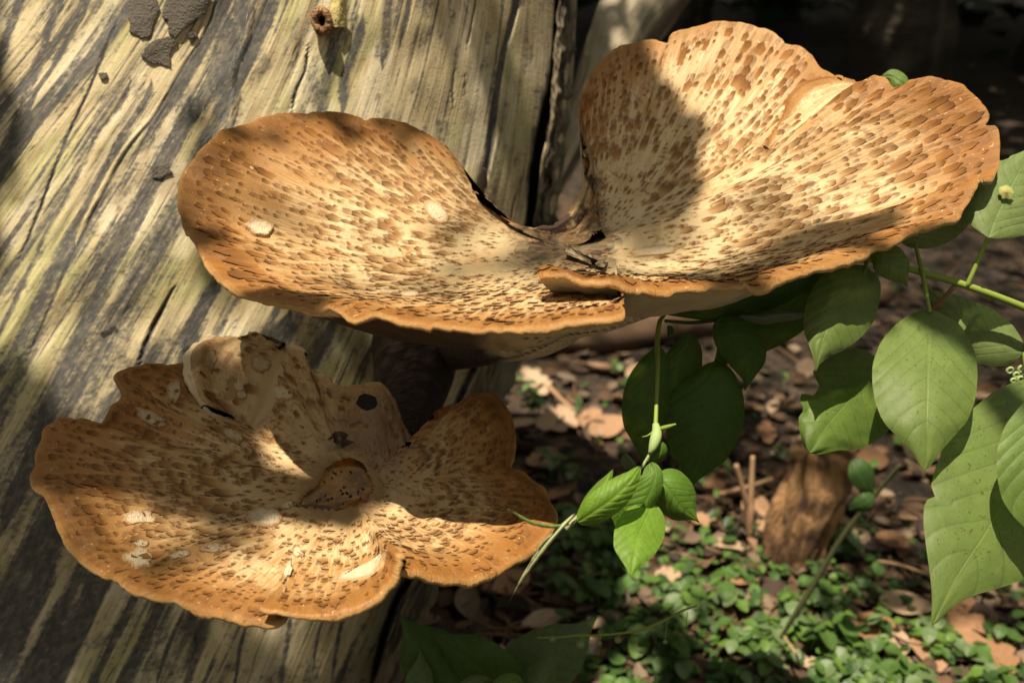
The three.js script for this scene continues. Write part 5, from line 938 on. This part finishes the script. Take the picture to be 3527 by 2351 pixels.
// green ground cover
const roundLeaf = (() => {
  const P = [], U = []; const n = 7, m = 6;
  for (let j = 0; j <= n; j++) for (let i = 0; i <= m; i++) { const s = j / n, q = i / m * 2 - 1, w = 0.40 * Math.pow(Math.sin(Math.PI * Math.pow(0.02 + 0.96 * s, 0.85)), 0.62); P.push(V(q * w, 0.10 * Math.abs(q) * w * 2 - 0.22 * s * s + 0.02 * Math.sin(s * 14), s)); U.push((q + 1) / 2, s); }
  return gridGeo(P, m + 1, n + 1, U, V(0, 1, 0));
})();
const gcM = [[0.14, 0.25, 0.045], [0.085, 0.17, 0.035], [0.16, 0.24, 0.10], [0.045, 0.10, 0.025]].map((c) => leafMat(c, { bumpScale: 0.0004, transmission: 0.35, roughness: 0.42 }));
const gcStem = mat({ c: [0.16, 0.20, 0.06] });
function seedling(seed, pairs) {
  const r = rng(seed), g = new THREE.Group(), lean = r() * 6.28, h = 0.028 + 0.03 * r();
  const top = V(Math.cos(lean) * 0.012, h, Math.sin(lean) * 0.012);
  const st = tubePts([V(0, -0.01, 0), V(top.x * 0.3, h * 0.5, top.z * 0.3), top], [0.0012, 0.001, 0.0008], 6, 5); const sm = shadows(new THREE.Mesh(st, gcStem)); sm.name = 'stem'; g.add(sm);
  for (let k = 0; k < pairs; k++) for (const s of [0, 1]) {
    const m = shadows(new THREE.Mesh(roundLeaf, gcM[Math.floor(r() * 3.99)])); m.name = 'leaf';
    const f = 1 - 0.42 * k / pairs, a = lean + k * 1.57 + s * 3.14 + (r() - 0.5) * 0.5, L = (0.017 + 0.010 * r()) * (k === 0 ? 0.7 : 1);
    m.position.set(top.x * f, h * f, top.z * f); m.rotation.set(0.15 + 0.35 * (r() - 0.3), a, (r() - 0.5) * 0.5, 'YXZ'); m.scale.setScalar(L); g.add(m);
  }
  return g;
}
{
  const r = rng(57), kinds = [seedling(1, 2), seedling(2, 2), seedling(3, 3), seedling(4, 1), seedling(5, 3)];
  const put = (x, y, k, sc) => { const p = gp(x, y), c = kinds[k].clone(); c.name = numbered('seedling'); c.userData = { label: (sc < 0.85 ? 'tiny ' : sc > 1.2 ? 'large ' : '') + ['four-leaved green', 'four-leaved pale green', 'six-leaved green', 'two-leaved green', 'six-leaved pale green'][k] + ' seedling ' + placed(x, y), category: 'seedling', group: 'round-leaved seedlings on the forest floor' }; c.position.copy(p); c.rotation.y = r() * 6.28; c.scale.setScalar(sc * 1.02); scene.add(c); };
  // those that stand apart in the litter
  for (const [x, y] of [[2140, 1265], [2150, 1330], [2010, 1415], [1990, 1385], [2210, 1275], [1900, 1590], [1930, 1640], [1985, 1660], [2320, 1600], [2420, 1660], [2450, 1720], [2540, 1800], [2490, 1780], [2880, 1250], [2700, 1590], [1830, 1360], [1860, 1410], [2460, 1610], [2640, 1830], [1800, 1900], [1840, 1960], [1780, 1310], [2240, 1340], [2050, 1540], [2560, 1420], [2700, 1330]]) put(x, y + 30, 3 + Math.floor(r() * 1.6), 0.9 + 0.3 * r());
  for (let i = 0; i < 190; i++) { const x = 1960 + 1000 * r(), y = 1790 + 620 * r(); if (fbm(x / 130, y / 90, 2) < 0.46) continue; if (x < 2150 && y > 2120) continue; if (x > 2620 && y < 1930 - (x - 2900)) continue; put(x, y, Math.floor(r() * 4.99), 0.6 + 0.9 * r()); }
  for (let i = 0; i < 40; i++) put(2850 + 700 * r(), 2170 + 260 * r(), Math.floor(r() * 4.99), 0.9 + 0.4 * r());
  for (let i = 0; i < 26; i++) put(1930 + 300 * r(), 1760 + 260 * r(), Math.floor(r() * 4.99), 0.9 + 0.3 * r());
  // the low carpet below and beyond them
  const n = 800, im = new THREE.InstancedMesh(roundLeaf, leafMat([1, 1, 1], { roughness: 0.45, transmission: 0.3 }), n), M = new THREE.Matrix4(), q = new THREE.Quaternion(), e = new THREE.Euler();
  for (let i = 0; i < n; i++) {
    let x, y; const z = r();
    if (z < 0.55) { x = 1950 + 1050 * r(); y = 1820 + 620 * r(); } else if (z < 0.72) { x = 2800 + 900 * r(); y = 1900 + 540 * r(); } else { x = 1250 + 2500 * r(); y = 700 + 1200 * r(); if (fbm(x / 160, y / 110, 2) < 0.5) { x = 2000 + 900 * r(); y = 1850 + 560 * r(); } }
    const p = gp(x, y); p.y += 0.006 + 0.022 * r(); const s = 0.011 + 0.014 * r(); e.set(-0.3 + 0.9 * (r() - 0.4), r() * 6.28, (r() - 0.5) * 0.9, 'YXZ'); q.setFromEuler(e); M.compose(p, q, V(s, s, s)); im.setMatrixAt(i, M);
    const c = [[0.10, 0.21, 0.04], [0.06, 0.13, 0.03], [0.045, 0.10, 0.022]][Math.floor(r() * 3)]; im.setColorAt(i, new THREE.Color().setRGB(...c));
  }
  im.name = 'ground_cover'; im.userData = { label: 'low carpet of tiny round green leaves between the seedlings', category: 'ground cover', kind: 'stuff' }; shadows(im); scene.add(im);
}

// ---------------------------------------------------------------- the wood behind
const darkBark = mat({ vertexColors: true, roughness: 0.95, bumpMap: greyTex(512, 512, (i, j) => fbm(i / 16, j / 60, 4)), bumpScale: 0.02 });
function backTree(px, py, r, h, label) {
  const b = gp(px, py), t = thing('forest_tree', label, 'tree');
  const g = tubePts([V(b.x, b.y - 0.15, b.z), V(b.x, b.y + 0.1, b.z), V(b.x + 0.03, b.y + 1, b.z), V(b.x + 0.06, b.y + h * 0.6, b.z - 0.05), V(b.x + 0.1, b.y + h, b.z - 0.1)], [r * 1.5, r * 1.2, r, r * 0.9, r * 0.7], 90, 36, 0.14, 2);
  part('trunk', paintV(g, (p, i) => mix3([0.020, 0.015, 0.010], [0.085, 0.080, 0.055], sstep(0.45, 0.75, fbm((i % 36) / 3, p.y * 5, 4)))), darkBark, t);
  return [t, b];
}
const crownM = [leafMat([0.055, 0.12, 0.02], { map: null, bumpMap: null, transmission: 0.25 }), leafMat([0.04, 0.09, 0.018], { map: null, bumpMap: null, transmission: 0.15 })];
// a crown: many leaves, each a folded quad
function leaves(n, where, size, seed) {
  const r = rng(seed), P = [], I = []; let k = 0;
  for (let i = 0; i < n; i++) {
    const p = where(r); if (!p) continue; const s = size * (0.7 + 0.6 * r()), a = r() * 6.28, tilt = (r() - 0.5) * 1.3, roll = (r() - 0.5) * 1.1;
    const f = V(Math.cos(a), Math.sin(tilt) * 0.7, Math.sin(a)).normalize(), w = V(-Math.sin(a), roll * 0.6, Math.cos(a)).normalize();
    for (const [u, v, y] of [[-0.5, 0, 0], [-0.1, -0.32, 0.05], [0.5, 0, -0.06], [-0.1, 0.32, 0.05]]) { const c = p.clone().addScaledVector(f, u * s).addScaledVector(w, v * s); P.push(c.x, c.y + y * s, c.z); }
    I.push(k, k + 1, k + 2, k, k + 2, k + 3); k += 4;
  }
  const g = new THREE.BufferGeometry(); g.setAttribute('position', new THREE.BufferAttribute(new Float32Array(P), 3)); g.setIndex(I); g.computeVertexNormals(); return g;
}
{
  const specs = [[3060, 360, 0.22, 4.2, 'dark mossy-barked tree in the gloom beyond the right half of the upper fungus'], [2350, 150, 0.16, 4.6, 'dark tree trunk in the gloom behind the leaning pale limb'], [3700, 250, 0.25, 4.4, 'dark tree beyond the right edge'], [1500, 200, 0.2, 4.4, 'dark tree hidden behind the dead trunk'], [2680, 60, 0.14, 5, 'slim dark tree far behind the top of the upper fungus']];
  specs.forEach(([x, y, r, h, l], k) => {
    const [t, b] = backTree(x, y, r, h, l);
    part('crown', leaves(5200, (q) => { const a = q() * 6.28, d = Math.sqrt(q()) * 2.6; return V(b.x + Math.cos(a) * d, h * 0.55 + (q() + q()) * 0.9, b.z - 0.3 + Math.sin(a) * d * 0.9); }, 0.17, 100 + k), crownM[1], t);
  });
  const th = shadows(new THREE.Mesh(leaves(42000, (q) => { const a = q() < 0.6 ? -2.75 + 2.5 * q() : 6.28 * q(), d = 6.5 + 3.5 * q(); return V(Math.cos(a) * d * 1.1, Math.pow(q(), 0.8) * 5.5, Math.sin(a) * d - 0.5); }, 0.30, 300), crownM[1]));
  th.name = 'thicket'; th.userData = { label: 'dense dark undergrowth closing off the wood all round', category: 'undergrowth', kind: 'stuff' }; scene.add(th);
}
// ---------------------------------------------------------------- the trees overhead, whose crowns dapple the light
{
  const lit = [[1600, 2230, 0.83, 0.035], [1930, 2240, 0.865, 0.05], [2540, 470, 0.81, 0.05], [2620, 380, 0.81, 0.05], [2480, 590, 0.79, 0.025], [2780, 380, 0.79, 0.05], [2930, 420, 0.77, 0.06], [3120, 440, 0.75, 0.06], [3290, 480, 0.73, 0.07], [3350, 400, 0.74, 0.05], [2330, 930, 0.65, 0.03],
    [1400, 1900, 0.62, 0.06], [1600, 1850, 0.64, 0.08], [1750, 1780, 0.65, 0.08], [1150, 2020, 0.59, 0.06],
    [2100, 1750, 0.63, 0.08], [2200, 1880, 0.62, 0.07], [3160, 1400, 0.665, 0.09], [3200, 1250, 0.68, 0.03], [3330, 1850, 0.65, 0.08], [3230, 2000, 0.645, 0.05], [3330, 1600, 0.67, 0.05], [2860, 1180, 0.70, 0.05], [3350, 760, 0.74, 0.08], [3440, 1120, 0.775, 0.05], [2830, 1420, 0.72, 0.05], [3060, 930, 0.715, 0.03],
    [1120, 150, 0.91, 0.08], [900, 130, 0.9, 0.09], [1000, 290, 0.91, 0.08], [330, 240, 0.89, 0.10], [430, 620, 0.89, 0.08], [230, 860, 0.89, 0.07], [800, 900, 0.67, 0.05], [1180, 300, 0.91, 0.06], [1600, 190, 0.96, 0.03], [1690, 290, 0.97, 0.025], [1720, 740, 1.01, 0.035], [1240, 520, 0.78, 0.05],
    [1950, 1430, 1.95, 0.15], [1850, 1320, 2.1, 0.10], [2080, 1290, 2.1, 0.08], [2030, 1800, 1.56, 0.13], [2280, 1900, 1.50, 0.10], [2520, 1790, 1.58, 0.12], [2760, 1800, 1.5, 0.09], [2650, 2000, 1.45, 0.09], [2180, 2300, 1.34, 0.05], [2600, 2240, 1.36, 0.10], [2850, 2270, 1.34, 0.09], [1830, 2120, 1.4, 0.06], [3150, 2230, 1.36, 0.10], [3400, 2260, 1.35, 0.08]].map(([x, y, d, r]) => [at(x, y, d), r]);
  const off = (P, S) => { const v = P.clone().sub(S); return v.addScaledVector(SUN, -v.dot(SUN)).length(); };
  const sunPlane = (() => { const u = V(0, 0, 1).cross(SUN).normalize(), w = SUN.clone().cross(u); return (p) => [p.dot(u), p.dot(w)]; })();
  const dark = [[150, 1950, 0.9, 0.07], [60, 1700, 0.9, 0.06], [620, 2260, 0.9, 0.06], [40, 60, 0.9, 0.07], [30, 600, 0.9, 0.06], [1560, 480, 0.95, 0.06], [1480, 150, 0.95, 0.035], [2100, 300, 0.845, 0.055], [2200, 450, 0.83, 0.055], [2270, 560, 0.82, 0.04], [2250, 200, 0.86, 0.05], [2420, 190, 0.86, 0.05], [2580, 190, 0.85, 0.035], [2150, 600, 0.82, 0.045], 
    [3050, 2000, 1.42, 0.16], [2150, 2060, 1.42, 0.07], [2420, 2330, 1.33, 0.07], [2720, 2130, 1.4, 0.08], [2400, 1560, 1.8, 0.12], [2100, 1600, 1.75, 0.09], [1900, 1560, 1.8, 0.08], [2420, 2100, 1.40, 0.12], [2500, 1480, 1.95, 0.22], [3300, 2000, 1.42, 0.15], [1600, 2100, 1.35, 0.15], [2900, 1700, 1.6, 0.10], [700, 1430, 0.755, 0.05], [500, 1400, 0.75, 0.045], [880, 1500, 0.745, 0.045], [600, 1560, 0.71, 0.045], [820, 1620, 0.72, 0.04], [960, 1580, 0.74, 0.045], [930, 1510, 0.748, 0.04], [1010, 1560, 0.746, 0.04], [1060, 1660, 0.73, 0.035], [1150, 1705, 0.728, 0.03], [2330, 320, 0.845, 0.035], [2060, 430, 0.84, 0.04], [2340, 130, 0.865, 0.04], [2540, 120, 0.86, 0.035], [320, 1520, 0.69, 0.04], [2950, 760, 0.67, 0.06], [2550, 870, 0.66, 0.05], [3300, 1720, 0.66, 0.05], [3380, 1480, 0.68, 0.045], [3300, 1180, 0.68, 0.035], [2950, 950, 0.72, 0.03]].map(([x, y, d, r]) => [at(x, y, d), r]);
  const soft = (n, size, seed) => leaves(n, (q) => {               // high and thin: takes about half of the sun away
    const y = 4.3 + 1.2 * q(), p = V(-1.3 + 3.4 * q(), 0.4, -0.1 - 2.9 * q()).addScaledVector(SUN, (y - 0.4) / SUN.y);
    for (const [S, r] of lit) if (off(p, S) < r + 0.01) return null;
    const [a, b] = sunPlane(p); return fbm(a * 6 + seed, b * 6, 3) + 0.7 * (q() - 0.5) < 0.40 ? null : p;
  }, size, seed);
  const dense = (n, size, seed) => leaves(n, (q) => {             // lower twigs that shade single places
    const [S, r] = dark[Math.floor(q() * dark.length)], a = q() * 6.28, d = Math.sqrt(q()) * r * 1.1, y = 2.0 + 0.7 * q();
    const p = S.clone().add(V(Math.cos(a) * d, (q() - 0.5) * 0.05, Math.sin(a) * d)).addScaledVector(SUN, (y - S.y) / SUN.y);
    for (const [S2, r2] of lit) if (off(p, S2) < r2 * 0.8) return null;
    return p;
  }, size, seed);
  const t = thing('shade_tree', 'tall leafy tree to the left whose crown dapples the light on the dead trunk', 'tree');
    part('trunk', paintV(tubePts([V(-2.4, -0.1, 2.4), V(-2.4, 1, 2.4), V(-2.35, 2.5, 2.35), V(-2.1, 4.2, 2.1)], [0.2, 0.16, 0.13, 0.05], 40, 20, 0.1, 2), (p, i) => mix3([0.03, 0.022, 0.016], [0.12, 0.10, 0.07], fbm((i % 20) / 3, p.y * 4, 3))), darkBark, t);
  part('crown', soft(26000, 0.036, 401), crownM[0], t);
    part('lower_foliage', dense(6800, 0.034, 402), crownM[0], t);
}
renderer.render(scene, camera);
